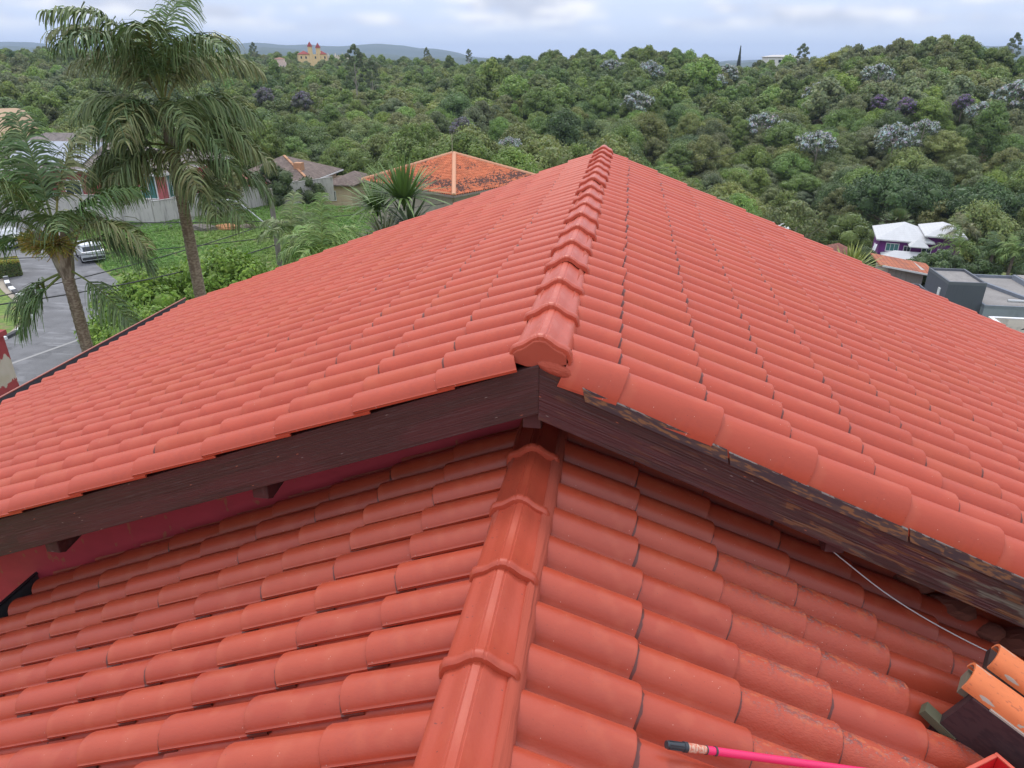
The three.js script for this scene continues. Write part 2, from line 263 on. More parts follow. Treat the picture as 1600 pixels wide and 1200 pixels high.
// ---------------------------------------------------------------- upper roof
const UL = 20.6, UR = 21.7, UY = 13.94, ZN = -2.45, ZF = -9.06;
{
  const roof = thing('upper_tiled_roof', 'upper gable roof of salmon red painted clay tiles with dark wooden bargeboards', 'roof');
  const tl = Math.tan(UL * D2R), tr = Math.tan(UR * D2R), XL = -5.78, XR = 6.35;
  const rows = 36;
  const left = slopeTiles({ side: -1, rake: true, deg: UL, x0: 0, y0: UY, zc0: ZN - 0.066, rows, len: -XL / Math.cos(UL * D2R), expo: 0.384, seed: 11 });
  const right = slopeTiles({ side: 1, deg: UR, x0: 0, y0: UY, zc0: ZN - 0.125, rows, len: XR / Math.cos(UR * D2R), expo: 0.384, seed: 12, edgeRow: true });
  const L = 0.384 + 0.07;
  const hi = tileGeo(PROFILE, L, 0.018), low = tileGeo(PROFILE, L, 0.018, true), edge = tileGeo(EDGEPROFILE, L, 0.022, false, 0.97, 1.03), rake = tileGeo(PROFILE, L, 0.016, false, 0.995, 1.01);
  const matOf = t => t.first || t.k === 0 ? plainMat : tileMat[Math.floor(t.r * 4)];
  const eR = mulberry(3), ea = UR * D2R, ed = V(Math.cos(ea), -Math.sin(ea), 0), en = V(Math.sin(ea), Math.cos(ea), 0);
  for (let i = 0; i < 17; i++) { // big verge tiles down the right bargeboard
    const low = 0.335 + i * 0.402, su = Math.max(0.1, low - L), x = obj('verge_tile', edge, plainMat, roof), m = new THREE.Matrix4().makeBasis(V(0, 0, -1), en, ed).setPosition(V(0, UY, ZN - 0.125 + rr(-.004, .004, eR)).addScaledVector(ed, su).addScaledVector(en, rr(0, .004, eR)));
    m.multiply(new THREE.Matrix4().makeRotationFromEuler(new THREE.Euler(0, rr(-.008, .008, eR), rr(-.02, .02, eR)))).multiply(new THREE.Matrix4().makeScale(1, 1, (low - su) / L)); m.decompose(x.position, x.quaternion, x.scale);
  }
  layTiles(roof, [...left, ...right.filter(t => !t.edge)], hi, low, 300, matOf, rake);
  ridge(roof, 0, 14.028, -2.50, 17, 0.398, capMat, 1.0, 5);
  obj('mortar', [mortarStrip(-0.075, 13.965, -2.52, -9.1, 0.03, 0.06, 1), mortarStrip(0.075, 13.965, -2.52, -9.1, 0.03, 0.06, 7)], mortarMat, roof);
  { // trowelled mortar that closes the near end of the ridge
    const half = [[0, -.006], [.02, -.009], [.036, -.021], [.051, -.033], [.067, -.043], [.085, -.050], [.099, -.062], [.100, -.092]], sh = new THREE.Shape();
    [...half.slice(1).reverse().map(([x, y]) => [-x, y]), ...half].forEach(([x, y], i) => i ? sh.lineTo(x, y) : sh.moveTo(x, y)); sh.lineTo(0.05, -0.108); sh.lineTo(-0.05, -0.108);
    const g = new THREE.ExtrudeGeometry(sh, { depth: 0.05, bevelEnabled: true, bevelSize: 0.004, bevelThickness: 0.006, bevelSegments: 2 }); g.translate(0, 14.028, -2.548); obj('mortar_plug', g, mortarMat, roof);
    const g2 = new THREE.SphereGeometry(0.06, 20, 12), q = g2.attributes.position;
    for (let i = 0; i < q.count; i++) { const x = q.getX(i), y = q.getY(i), z = q.getZ(i), k = 1 + 0.5 * (fbm(x * 45 + 9, y * 45, z * 45, 3) - 0.5); q.setXYZ(i, x * 1.25 * k, y * 0.42 * k, z * 0.5 * k); }
    g2.computeVertexNormals(); g2.rotateZ(-0.3); g2.translate(0.06, 13.913, -2.50); obj('mortar_plug', g2, mortarMat, roof);
  }
  // sheathing under the tiles
  const slab = (s, X, t, y0, z0, z1, th) => { const sh = new THREE.Shape(); sh.moveTo(0, y0); sh.lineTo(X, y0 - Math.abs(X) * t); sh.lineTo(X, y0 - Math.abs(X) * t - th); sh.lineTo(0, y0 - th); const g = new THREE.ExtrudeGeometry(sh, { depth: Math.abs(z1 - z0), bevelEnabled: false }); g.translate(0, 0, Math.min(z0, z1)); return g; };
  obj('roof_deck', [slab(-1, -5.66, tl, UY - 0.048, -2.53, -9.0, 0.05)], deckMat, roof);
  obj('roof_deck', [slab(1, 6.3, tr, UY - 0.048, -2.56, -9.0, 0.05)], deckMat, roof);
  // bargeboards
  const board = (s, X, t, y0, h, z, th, m) => { const sh = new THREE.Shape(), c = 0.0015 * s; sh.moveTo(c, y0); sh.lineTo(X, y0 - Math.abs(X) * t); sh.lineTo(X, y0 - Math.abs(X) * t - h); sh.lineTo(c, y0 - h); const g = new THREE.ExtrudeGeometry(sh, { depth: th, bevelEnabled: true, bevelSize: 0.002, bevelThickness: 0.002, bevelSegments: 1 }); g.translate(0, 0, z - th);
    const p = g.attributes.position, uv = g.attributes.uv; for (let i = 0; i < p.count; i++) uv.setXY(i, Math.abs(p.getX(i)) / 2.6, (p.getY(i) - (y0 - Math.abs(p.getX(i)) * t - h)) / h * 0.98 + 0.01);
    return obj('bargeboard', g, m, roof); };
  board(-1, -5.75, tl, UY - 0.012, 0.205, -2.485, 0.035, boardMat);
  const bR = board(1, 6.3, tr, UY - 0.022, 0.222, -2.488, 0.035, boardRotMat); bR.userData.label = 'weathered right bargeboard with peeling paint and lichen';
  { // rusty flashing strip along the top of the right bargeboard, in lengths
    for (const [a, b, dy] of [[0.17, 0.735, 0], [0.742, 1.45, 0.004], [1.457, 2.4, 0], [2.407, 6.2, 0.003]]) {
      const sh = new THREE.Shape(), y = UY - 0.020 - dy; sh.moveTo(a, y - a * tr); sh.lineTo(b, y - b * tr); sh.lineTo(b + 0.01, y - b * tr - 0.058); sh.lineTo(a + 0.012, y - a * tr - 0.058);
      const g = new THREE.ExtrudeGeometry(sh, { depth: 0.012, bevelEnabled: false }); g.translate(0, 0, -2.484 + dy * 0.4);
      const p = g.attributes.position, uv = g.attributes.uv; for (let i = 0; i < p.count; i++) uv.setXY(i, p.getX(i) / 1.6, clamp((p.getY(i) - (y - p.getX(i) * tr - 0.058)) / 0.058) * 0.97 + 0.01);
      obj('flashing_strip', g, rustMat, roof);
    }
  }
  board(-1, -5.75, tl, UY - 0.03, 0.205, -9.0, 0.035, boardMat); board(1, 6.3, tr, UY - 0.03, 0.215, -9.0, 0.035, boardMat);
  // purlin ends carried out from the wall, ends cut at a slant
  for (const x of [-3.7, -2.46, -1.27, -0.03, 1.22, 2.5]) {
    const y = UY - 0.075 - Math.abs(x) * (x < 0 ? tl : tr), sh = new THREE.Shape(); sh.moveTo(-3.25, y); sh.lineTo(-2.53, y); sh.lineTo(-2.525, y - 0.215); sh.lineTo(-2.56, y - 0.235); sh.lineTo(-3.25, y - 0.16);
    const g = new THREE.ExtrudeGeometry(sh, { depth: 0.07, bevelEnabled: true, bevelSize: 0.003, bevelThickness: 0.003, bevelSegments: 1 }); g.rotateY(-Math.PI / 2); g.translate(x + 0.035, 0, 0); obj('purlin_end', g, boardMat, roof);
  }
  // gutter along the left eave
  const gy = UY + XL * tl;
  obj('gutter', [box(0.004, 0.13, 6.6, XL - 0.145, gy - 0.015, -5.75), box(0.14, 0.004, 6.6, XL - 0.075, gy - 0.085, -5.75), box(0.004, 0.09, 6.6, XL - 0.003, gy - 0.07, -5.75)], gutterMat, roof);
  obj('gutter_rim', tube([V(XL - 0.146, gy + 0.055, -2.45), V(XL - 0.146, gy + 0.055, -9.06)], 0.010, 8, 2), gutterRim, roof);
}

// ---------------------------------------------------------------- house walls
{
  const h = thing('house_walls', 'maroon painted house walls under the two red tiled roofs', 'house');
  const tl = Math.tan(UL * D2R), tr = Math.tan(UR * D2R);
  const gable = (z, th) => { const sh = new THREE.Shape(); sh.moveTo(-5.15, 0); sh.lineTo(-5.15, UY - 0.09 - 5.15 * tl); sh.lineTo(0, UY - 0.09); sh.lineTo(5.5, UY - 0.09 - 5.5 * tr); sh.lineTo(5.5, 0); const g = new THREE.ExtrudeGeometry(sh, { depth: th, bevelEnabled: false }); g.translate(0, 0, z - th); return g; };
  const gm = gable(-3.06, 0.2); { const p = gm.attributes.position, uv = gm.attributes.uv; for (let i = 0; i < p.count; i++) uv.setXY(i, p.getX(i) / 2.6, p.getY(i) / 1.3); }
  obj('gable_wall', gm, maroonMat, h); obj('gable_wall', gable(-8.5, 0.2), maroonMat, h);
  obj('side_wall', box(0.2, 11.8, 5.1, -5.05, 5.9, -5.95), maroonMat, h); obj('side_wall', box(0.2, 11.5, 5.1, 5.4, 5.75, -5.95), maroonMat, h);
  obj('side_wall', box(0.2, 11.9, 5.8, -2.75, 5.95, -0.29), maroonMat, h); obj('side_wall', box(0.2, 11.9, 5.8, 2.5, 5.95, -0.29), maroonMat, h);
}
// ---------------------------------------------------------------- lower roof
const LLA = 23.8, LRA = 21.9, LY = 13.375, LX = -0.04;
{
  const roof = thing('lower_tiled_roof', 'lower terracotta red tiled roof tucked under the upper bargeboards', 'roof');
  const tl = Math.tan(LLA * D2R), tr = Math.tan(LRA * D2R), XL = -3.08, XR = 2.75, expo = 0.362, L = expo + 0.07;
  const left = slopeTiles({ side: -1, deg: LLA, x0: LX, y0: LY, zc0: -3.12 + 26 * PITCHW, rows: 27, len: (LX - XL) / Math.cos(LLA * D2R), expo, seed: 31 });
  const right = slopeTiles({ side: 1, deg: LRA, x0: LX, y0: LY, zc0: -3.05 + 26 * PITCHW, rows: 27, len: (XR - LX) / Math.cos(LRA * D2R), expo, seed: 32 });
  left.forEach(t => t.left = true);
  const hi = tileGeo(PROFILE, L, 0.019), low = tileGeo(PROFILE, L, 0.019, true);
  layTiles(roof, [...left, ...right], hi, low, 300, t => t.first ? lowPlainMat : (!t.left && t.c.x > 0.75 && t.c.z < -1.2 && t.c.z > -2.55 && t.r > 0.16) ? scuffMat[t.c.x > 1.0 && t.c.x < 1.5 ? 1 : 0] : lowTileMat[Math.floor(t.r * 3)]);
  // ridge: joints fall at about z -3.0, -2.6, -2.2 ...
  ridge(roof, LX, 13.468, -0.26, 7, 0.398, lowCapMat, 0.96, 9);
  { const g = ridgeTileGeo(0.398, 0.96); for (let i = 0; i < 4; i++) { const m = obj('ridge_tile', g, lowCapMat, roof); m.position.set(LX, 13.468, -0.26 + (i + 1) * 0.398); } }
  obj('mortar', [mortarStrip(LX - 0.082, 13.40, 1.2, -3.05, 0.028, 0.06, 3), mortarStrip(LX + 0.094, 13.405, 1.2, -3.05, 0.036, 0.06, 8, 160)], mortarMat, roof);
  const slab = (X, t, z0, z1) => { const sh = new THREE.Shape(), y0 = LY - 0.048, d = Math.abs(X - LX); sh.moveTo(LX, y0); sh.lineTo(X, y0 - d * t); sh.lineTo(X, y0 - d * t - 0.05); sh.lineTo(LX, y0 - 0.05); const g = new THREE.ExtrudeGeometry(sh, { depth: z0 - z1, bevelEnabled: false }); g.translate(0, 0, z1); return g; };
  obj('roof_deck', slab(-3.03, tl, 1.6, -3.198), deckMat, roof); obj('roof_deck', slab(2.72, tr, 1.6, -3.198), deckMat, roof);
  const gy = LY - (LX - XL) * tl;
  obj('gutter', [box(0.004, 0.10, 4.9, XL - 0.135, gy - 0.03, -0.76), box(0.13, 0.004, 4.9, XL - 0.07, gy - 0.08, -0.76), box(0.004, 0.09, 4.9, XL - 0.005, gy - 0.06, -0.76)], gutterMat, roof);
  obj('gutter_rim', tube([V(XL - 0.136, gy + 0.022, -3.19), V(XL - 0.136, gy + 0.022, 1.6)], 0.011, 8, 2), mat(0.02, 0.02, 0.025, 0.4), roof);
}

// ---------------------------------------------------------------- things lying on the lower roof
const LRT = Math.tan(LRA * D2R), onRight = (x, up = 0) => LY - (x - LX) * LRT + up;
{ // side roof corner: dark beam with raw orange barrel tiles on top
  const side = thing('side_roof_corner', 'corner of a side roof with bright orange barrel tiles over a dark wooden beam', 'roof', [1.6, onRight(1.6, 0.03), -2.0]);
  const d = V(0.82, -0.36, 0.46).normalize(), up = V(0, 1, 0), acr = V(0.5, 0, -0.86).normalize(); // acr: across, away from the viewer
  const beamM = mat(0.05, 0.026, 0.03, 0.6, { map: ctex(256, 128, (x, y) => { const n = fbm(x * 18, y * 30, 4, 4); let c = [0.75, 0.75, 0.8].map(a => a * (0.7 + 0.6 * n)); if (x < 0.14 && fbm(x * 60, y * 30, 2, 3) > 0.45) c = [2.2, 2, 1.7]; if (hash3(Math.floor(x * 90), Math.floor(y * 45), 3) > 0.992) c = [6, 2.2, 1.5]; return c; }) });
  const P = (a, h, n) => V(0, 0, 0).addScaledVector(d, a).addScaledVector(up, h).addScaledVector(acr, n);
  const b0 = P(-0.07, 0.10, 0), b1 = P(1.5, 0.10, 0);
  obj('beam', bar(b0, b1, 0.05, 0.27), beamM, side);
  obj('beam_edge', bar(P(0.04, 0.244, -0.012), P(1.5, 0.244, -0.012), 0.02, 0.016), mat(0.42, 0.36, 0.3, 0.9), side);
  obj('mortar', bar(P(-0.06, 0.21, 0.07), P(0.10, 0.222, 0.07), 0.09, 0.05), mat(0.16, 0.14, 0.10, 0.95), side);
  obj('wood_wedge', bar(P(-0.15, 0.05, -0.005), P(-0.03, 0.03, -0.005), 0.05, 0.03), mat(0.10, 0.095, 0.055, 0.9), side);
  const oTex = ctex(128, 256, (x, y) => { let c = [0.66, 0.175, 0.055].map(a => a * (0.88 + 0.26 * fbm(x * 8, y * 14, 3, 4))); const n = fbm(x * 30, y * 60, 8, 3); if (n > 0.74) c = [0.5, 0.13, 0.05]; if (fbm(x * 8, y * 12, 12, 3) > 0.72) c = [0.42, 0.36, 0.3]; return c; });
  const oMat = mat(1, 1, 1, 0.7, { map: oTex });
  const half = (R, L) => { const R0 = [], R1 = [], n = 14, ring = (z, k) => { const o = []; for (let i = 0; i <= n; i++) { const a = Math.PI * (i / n); o.push([Math.cos(a) * R * k, Math.sin(a) * R * k * 0.95, z]); } return o; }; return merge([sheet([ring(0, 0.94), ring(L - 0.006, 1), ring(L, 0.985)]), sheet([ring(L, 0.985), ring(L, 0.86)]), sheet([ring(0, 0.8), ring(L, 0.86)]), sheet([ring(0, 0.94), ring(0, 0.8)])]); };
  const hg = half(0.068, 0.44), s = d.clone().cross(up).normalize(), u2 = s.clone().cross(d).normalize();
  for (const [a, n, h] of [[-0.06, 0.05, 0.245], [0.29, 0.05, 0.248], [0.66, 0.05, 0.25], [-0.0, 0.235, 0.245], [0.36, 0.235, 0.25], [0.72, 0.235, 0.25]]) {
    const m = obj('barrel_tile', hg, oMat, side); const basis = new THREE.Matrix4().makeBasis(s.clone().negate(), u2, d).setPosition(P(a, h, n)); basis.decompose(m.position, m.quaternion, m.scale);
  }
  obj('roof_deck', bar(P(0.0, 0.16, 0.22), P(1.4, 0.16, 0.22), 0.34, 0.03), deckMat, side);
}
{ // paint brush on a pink extension pole
  const a = V(0.492, onRight(0.492, 0.115), -1.415), b = V(1.25, onRight(1.25, 0.11), -1.665), d = b.clone().sub(a).normalize(), q = t => a.clone().addScaledVector(d, t);
  const pole = thing('extension_pole', 'bright pink painting pole with black tip lying on the lower tiles', 'pole');
  const cyl = (t0, t1, r0, r1, n = 14) => { const A = q(t0), B = q(t1), g = new THREE.CylinderGeometry(r1, r0, t1 - t0, n); g.applyQuaternion(new THREE.Quaternion().setFromUnitVectors(V(0, 1, 0), d)); g.translate(...A.add(B).multiplyScalar(0.5).toArray()); return g; };
  const fl = cyl(0, 0.055, 0.0105, 0.0125, 16); obj('tip', [fl, cyl(0.055, 0.066, 0.0145, 0.0145), ...[0, 1, 2, 3, 4, 5].map(i => { const g = new THREE.BoxGeometry(0.003, 0.045, 0.003); const an = i * Math.PI / 3; g.translate(Math.cos(an) * 0.0115, 0, Math.sin(an) * 0.0115); g.applyQuaternion(new THREE.Quaternion().setFromUnitVectors(V(0, 1, 0), d)); g.translate(...q(0.03).toArray()); return g; })], mat(0.035, 0.038, 0.045, 0.4), pole);
  const spl = ctex(64, 64, (x, y) => fbm(x * 9, y * 9, 2, 3) > 0.52 ? [0.55, 0.16, 0.10] : [0.62, 0.38, 0.28]);
  obj('paint_stained_collar', [cyl(0.066, 0.1, 0.0125, 0.0125), cyl(0.1, 0.128, 0.011, 0.011)], mat(1, 1, 1, 0.7, { map: spl }), pole);
  obj('ring', cyl(0.128, 0.132, 0.0125, 0.0125), mat(0.05, 0.05, 0.05, 0.5), pole);
  obj('tube', [cyl(0.132, 0.158, 0.0115, 0.0115), cyl(0.164, 0.8, 0.0115, 0.0115)], mat(0.80, 0.025, 0.13, 0.35), pole);
  obj('ring', cyl(0.158, 0.164, 0.0135, 0.0135), mat(0.05, 0.05, 0.05, 0.5), pole);
}
{ // square red paint bucket standing on the tiles
  const bk = thing('paint_bucket', 'open red plastic paint bucket at the lower right corner', 'bucket', [1.60, onRight(1.60, 0.0) - 0.02, -1.71], 0.55);
  const w = 0.125, hgt = 0.17, t = 0.006, red = mat(0.62, 0.02, 0.025, 0.35), stained = mat(1, 1, 1, 0.55, { map: ctex(128, 128, (x, y) => fbm(x * 7, y * 7, 3, 4) > 0.5 ? [0.5, 0.15, 0.08] : [0.5, 0.32, 0.26]) });
  for (const [x, z, ww, dd] of [[-w, 0, t, 2 * w], [w, 0, t, 2 * w], [0, -w, 2 * w, t], [0, w, 2 * w, t]]) { obj('side', rbox(ww + (ww > t ? t : 0), hgt, dd + (dd > t ? -t * 1.2 : 0), 0.0025, x, hgt / 2, z), stained, bk); obj('lining', box(ww === t ? 0.002 : 2 * w - t, hgt - 0.012, dd === t ? 0.002 : 2 * w - 2.2 * t, x - Math.sign(x) * 0.0045, hgt / 2 + 0.003, z - Math.sign(z) * 0.0045), red, bk); }
  obj('rim', [...[[-w, 0, 0.014, 2 * w + 0.014], [w, 0, 0.014, 2 * w + 0.014]].map(([x, z, a, b]) => rbox(a, 0.009, b, 0.004, x, hgt, z)), ...[[0, -w], [0, w]].map(([x, z]) => rbox(2 * w - 0.014, 0.0088, 0.014, 0.004, x, hgt, z))], mat(0.6, 0.10, 0.06, 0.4), bk);
  obj('paint', box(2 * w - 0.02, 0.05, 2 * w - 0.02, 0, 0.03, 0), mat(0.5, 0.03, 0.03, 0.25), bk);
}
{ // thin white cable sagging from the purlin end under the bargeboard to the right
  const c = tube([V(1.16, 13.17, -2.62), V(1.27, 13.09, -2.6), V(1.5, 12.93, -2.57), V(1.75, 12.80, -2.54), V(2.0, 12.71, -2.5), V(2.3, 12.65, -2.45), V(2.7, 12.62, -2.4)], 0.0028, 6, 40);
  tag(obj('cable', c, mat(0.5, 0.48, 0.48, 0.6)), 'thin white cable sagging under the weathered right bargeboard', 'cable');
}
{ // debris heap in the dark angle below the right bargeboard
  const r = mulberry(77);
  for (let i = 0; i < 4; i++) {
    const g = new THREE.DodecahedronGeometry(rr(.05, .09, r), 1), p = g.attributes.position; for (let k = 0; k < p.count; k++) { const n = 0.8 + 0.5 * vnoise(p.getX(k) * 20 + i, p.getY(k) * 20, p.getZ(k) * 20); p.setXYZ(k, p.getX(k) * n * 1.5, p.getY(k) * n * 0.6, p.getZ(k) * n); } g.computeVertexNormals();
    const x = 1.78 + i * 0.15, m = obj('rubble', g, mat(0.24, 0.075, 0.05, 0.95)); m.position.set(x, onRight(x, 0.055), -2.92 + rr(-.06, .12, r)); tag(m, 'lump of broken mortar in the dark angle under the right bargeboard', 'rubble', 'rubble under the right bargeboard');
  }
}

// ---------------------------------------------------------------- terrain
const SKYL = [ // bearing (as 800 + 1221*tan), crest distance, crest ground height
  [-400, 620, 9], [0, 600, 8.5], [300, 650, 6.4], [450, 650, 6], [600, 600, 3], [750, 450, 2.6], [900, 380, 6], [1000, 350, 6.4], [1100, 330, 3.2], [1160, 340, 0.2], [1240, 330, 2.6], [1320, 300, 6.6], [1420, 290, 9.2], [1500, 290, 8.8], [1600, 300, 5], [1900, 320, 4]];
function skyl(px) { px = clamp(px, -400, 1900); for (let i = 1; i < SKYL.length; i++) if (px <= SKYL[i][0]) { const a = SKYL[i - 1], b = SKYL[i], t = (px - a[0]) / (b[0] - a[0]); return [lerp(a[1], b[1], t), lerp(a[2], b[2], t)]; } return [320, 4]; }
function bearing(x, z) { const dx = x - camPos.x, f = dx * FW.x + z * FW.z, s = dx * RT.x + z * RT.z; return { f, s, r: Math.hypot(f, s), px: f > 1 ? 800 + 1221 * s / f : (s < 0 ? -400 : 1900) }; }
function groundY(x, z) {
  const { f, s, r, px } = bearing(x, z);
  let g0 = lerp(0, -9.5, sstep(-6, 30, s)) * sstep(14, 62, f);
  g0 += -3.2 * sstep(74, 92, r) * (1 - sstep(-6, 20, s)); if (f < 0) g0 = 0;
  const vh = lerp(-10, -19, sstep(500, 1400, px));
  if (r < 104) return g0;
  const [rc, hc] = skyl(px); let h;
  if (r < 138) h = lerp(g0, vh, sstep(104, 138, r));
  else if (r < rc) { const t = (r - 138) / (rc - 138); h = lerp(vh, hc, Math.pow(t, 0.88)); }
  else h = lerp(hc, -40, sstep(rc, rc + 500, r));
  const w = sstep(120, 200, r); h += w * 5 * (fbm(x * 0.013, z * 0.013, 3, 3) - 0.5) * (1 - sstep(rc * 0.85, rc, r));
  return h;
}
{
  const R = [0, 4, 10, 18, 26, 34, 42, 50, 58, 66, 74, 82, 90, 98, 104, 110, 118, 126, 134, 142]; let q = 155; while (q < 900) { R.push(q); q *= 1.045; } R.push(1000, 1300, 2000, 3500, 5200, 7400);
  const NA = 240, p = [], c = [], t = [], ix = [];
  for (const r of R) for (let i = 0; i <= NA; i++) {
    const a = i / NA * Math.PI * 2 - Math.PI, x = camPos.x + r * (Math.cos(a) * FW.x + Math.sin(a) * RT.x), z = r * (Math.cos(a) * FW.z + Math.sin(a) * RT.z), y = groundY(x, z) - 0.03;
    p.push(x, y, z); t.push(x / 6, z / 6);
    const wood = sstep(104, 116, r), n = fbm(x * 0.12, z * 0.12, 2, 3);
    const g = mix3([0.85, 0.9, 0.75], [1.15, 1.05, 1.1], n), w = [1.25, 0.72, 1.3]; const k = mix3(g, w, wood); c.push(...k);
  }
  for (let j = 0; j < R.length - 1; j++) for (let i = 0; i < NA; i++) { const a = j * (NA + 1) + i; ix.push(a, a + 1, a + NA + 1, a + 1, a + NA + 2, a + NA + 1); }
  const g = new THREE.BufferGeometry(); g.setAttribute('position', new THREE.Float32BufferAttribute(p, 3)); g.setAttribute('color', new THREE.Float32BufferAttribute(c, 3)); g.setAttribute('uv', new THREE.Float32BufferAttribute(t, 2)); g.setIndex(ix); g.computeVertexNormals();
  const tex = ctex(512, 512, (x, y) => { const T = 2 * Math.PI, n = fbm(x * 40, y * 40, 3, 4), m = fbm(x * 8, y * 8, 9, 3); return mix3(mix3([0.085, 0.155, 0.03], [0.16, 0.235, 0.05], sstep(0.3, 0.7, n)), [0.19, 0.17, 0.08], sstep(0.5, 0.7, m) * 0.7); });
  struct(obj('ground', g, new THREE.MeshStandardMaterial({ map: tex, vertexColors: true, roughness: 1 })));
}
{ // far blue ranges beyond the wooded hills
  const far = (dist, pts, thick, seed) => {
    const R = [[], [], [], []];
    for (let px = -700; px <= 2300; px += 12) {
      let y = pts[0][1]; for (let i = 1; i < pts.length; i++) if (px >= pts[i - 1][0]) y = lerp(pts[i - 1][1], pts[i][1], clamp((px - pts[i - 1][0]) / (pts[i][0] - pts[i - 1][0])));
      y += 5 * (fbm(px * 0.02, seed, 1, 4) - 0.5) * 2;
      const h = 15 + (90 - y) * 0.000743 * dist, t = (px - 800) / 1221, dir = FW.clone().addScaledVector(RT, t);
      [[0, -60], [thick * 0.55, h * 0.62], [thick, h], [thick * 1.8, -60]].forEach(([o, hh], k) => { const P = dir.clone().multiplyScalar(dist - thick + o); R[k].push([P.x, hh + (k === 1 ? 12 * (fbm(px * 0.05, seed + 4, 2, 3) - 0.5) : 0), P.z]); });
    }
    return sheet(R);
  };
  const m = mat(0.05, 0.075, 0.045, 1);
  struct(obj('far_hills', far(6200, [[-700, 66], [0, 66], [160, 71], [240, 66], [340, 72], [420, 68], [520, 74], [600, 71], [660, 78], [720, 84], [800, 92], [1100, 97], [1200, 93], [1400, 90], [1540, 70], [1700, 72], [2300, 80]], 900, 3), m));
  struct(obj('far_hills', far(3900, [[-700, 74], [0, 74], [120, 78], [300, 82], [420, 78], [560, 84], [700, 90], [820, 96], [1200, 99], [1500, 82], [1580, 76], [1700, 74], [2300, 82]], 600, 8), m));
}
scene.fog = new THREE.FogExp2(new THREE.Color().setRGB(0.60, 0.74, 1.0), 0.000115);

// ---------------------------------------------------------------- foliage builders
function leafQuad(T, p, n, sz, r, k, asp = 0.62) {
  const d = n.clone().addScaledVector(V(rr(-1, 1, r), rr(-1, 1, r), rr(-1, 1, r)), 0.62).normalize();
  const t = V(rr(-1, 1, r), rr(-1, 1, r), rr(-1, 1, r)).cross(d).normalize(), b = d.clone().cross(t);
  const a = sz * 0.5, w = a * asp; const f = d.clone().multiplyScalar(sz * 0.12);
  const A = p.clone().addScaledVector(t, a), B = p.clone().addScaledVector(b, w).sub(f), C = p.clone().addScaledVector(t, -a), D = p.clone().addScaledVector(b, -w).sub(f);
  T.tri(A, B, C, k); T.tri(A, C, D, k);
}
// crown: lumpy lobes spread through an ellipsoid, each a rough core clad in leaf faces
function crownGeo(seed, { rx = 4, ry = 3, lobes = 14, leaves = 900, leaf = 0.6, lobeR = 0.42, base = 0, colour, core = 0.78, flat = 0, spread = 0.8, tuft = null }) {
  const r = mulberry(seed), T = new Tri(), L = [];
  for (let i = 0; i < lobes; i++) {
    const a = i * 2.39996 + rr(0, 1, r), h = Math.pow((i + 0.5) / lobes, 0.8) * 2 - 0.85, q = Math.sqrt(Math.max(0, 1 - Math.min(1, h * h))) * rr(0.55, 1, r);
    L.push({ c: V(Math.cos(a) * q * rx * spread, h * ry * spread * (1 - flat * 0.5), Math.sin(a) * q * rx * spread), R: rx * lobeR * rr(0.7, 1.25, r) });
  }
  const cy = ry + base;
  for (const l of L) {
    const tone = rr(0.82, 1.18, r), k0 = colour.map(c => c * tone);
    const ic = new THREE.IcosahedronGeometry(1, 1), p = ic.attributes.position, P = i => { const v = V(p.getX(i), p.getY(i), p.getZ(i)); const n = core * (0.8 + 0.4 * vnoise(v.x * 2 + seed, v.y * 2, v.z * 2 + l.R)); return v.multiplyScalar(n * l.R).multiply(V(1, 0.8, 1)).add(l.c).add(V(0, cy, 0)); };
    for (let i = 0; i < p.count; i += 3) T.tri(P(i), P(i + 1), P(i + 2), k0);
    const n = Math.round(leaves / lobes);
    for (let i = 0; i < n; i++) {
      const d = V(rr(-1, 1, r), rr(-0.55, 1, r), rr(-1, 1, r)).normalize(), rad = l.R * rr(0.72, 1.12, r);
      const pt = d.clone().multiplyScalar(rad).multiply(V(1, 0.82, 1)).add(l.c).add(V(0, cy, 0));
      const s = tone * rr(0.72, 1.32, r), k = tuft && r() < tuft.share && d.y > -0.1 ? tuft.colour.map(c => c * rr(0.75, 1.2, r)) : [colour[0] * s * rr(0.9, 1.15, r), colour[1] * s, colour[2] * s * rr(0.8, 1.2, r)];
      leafQuad(T, pt, d, leaf * rr(0.6, 1.3, r), r, k);
    }
  }
  return T.build();
}
function trunkGeo(h, r0, seed, limbs = 5, spread = 2.2) {
  const r = mulberry(seed), g = [];
  const taper = (pts, ra, rb) => { const t = new THREE.TubeGeometry(new THREE.CatmullRomCurve3(pts), 8, 1, 7, false), p = t.attributes.position, nn = t.attributes.normal, c = new THREE.CatmullRomCurve3(pts); for (let i = 0; i < p.count; i++) { const k = Math.floor(i / 8) / 8, ce = c.getPointAt(k), R = lerp(ra, rb, k); p.setXYZ(i, ce.x + nn.getX(i) * R, ce.y + nn.getY(i) * R, ce.z + nn.getZ(i) * R); } return t; };
  g.push(taper([V(0, 0, 0), V(rr(-.15, .15, r), h * 0.35, rr(-.15, .15, r)), V(rr(-.3, .3, r), h, rr(-.3, .3, r))], r0, r0 * 0.45));
  for (let i = 0; i < limbs; i++) { const a = i * 2.4 + rr(0, .8, r), y = h * rr(0.45, 0.8, r); g.push(taper([V(0, y, 0), V(Math.cos(a) * spread * 0.5, y + h * 0.15, Math.sin(a) * spread * 0.5), V(Math.cos(a) * spread, y + h * 0.38, Math.sin(a) * spread)], r0 * 0.45, r0 * 0.12)); }
  const out = merge(g); out.userData.h = h; out.userData.rise = h > 12 ? 6 : 2.4; return out;
}
const leafMat = new THREE.MeshPhysicalMaterial({ vertexColors: true, roughness: 0.85, transmission: 0.3, thickness: 0 });
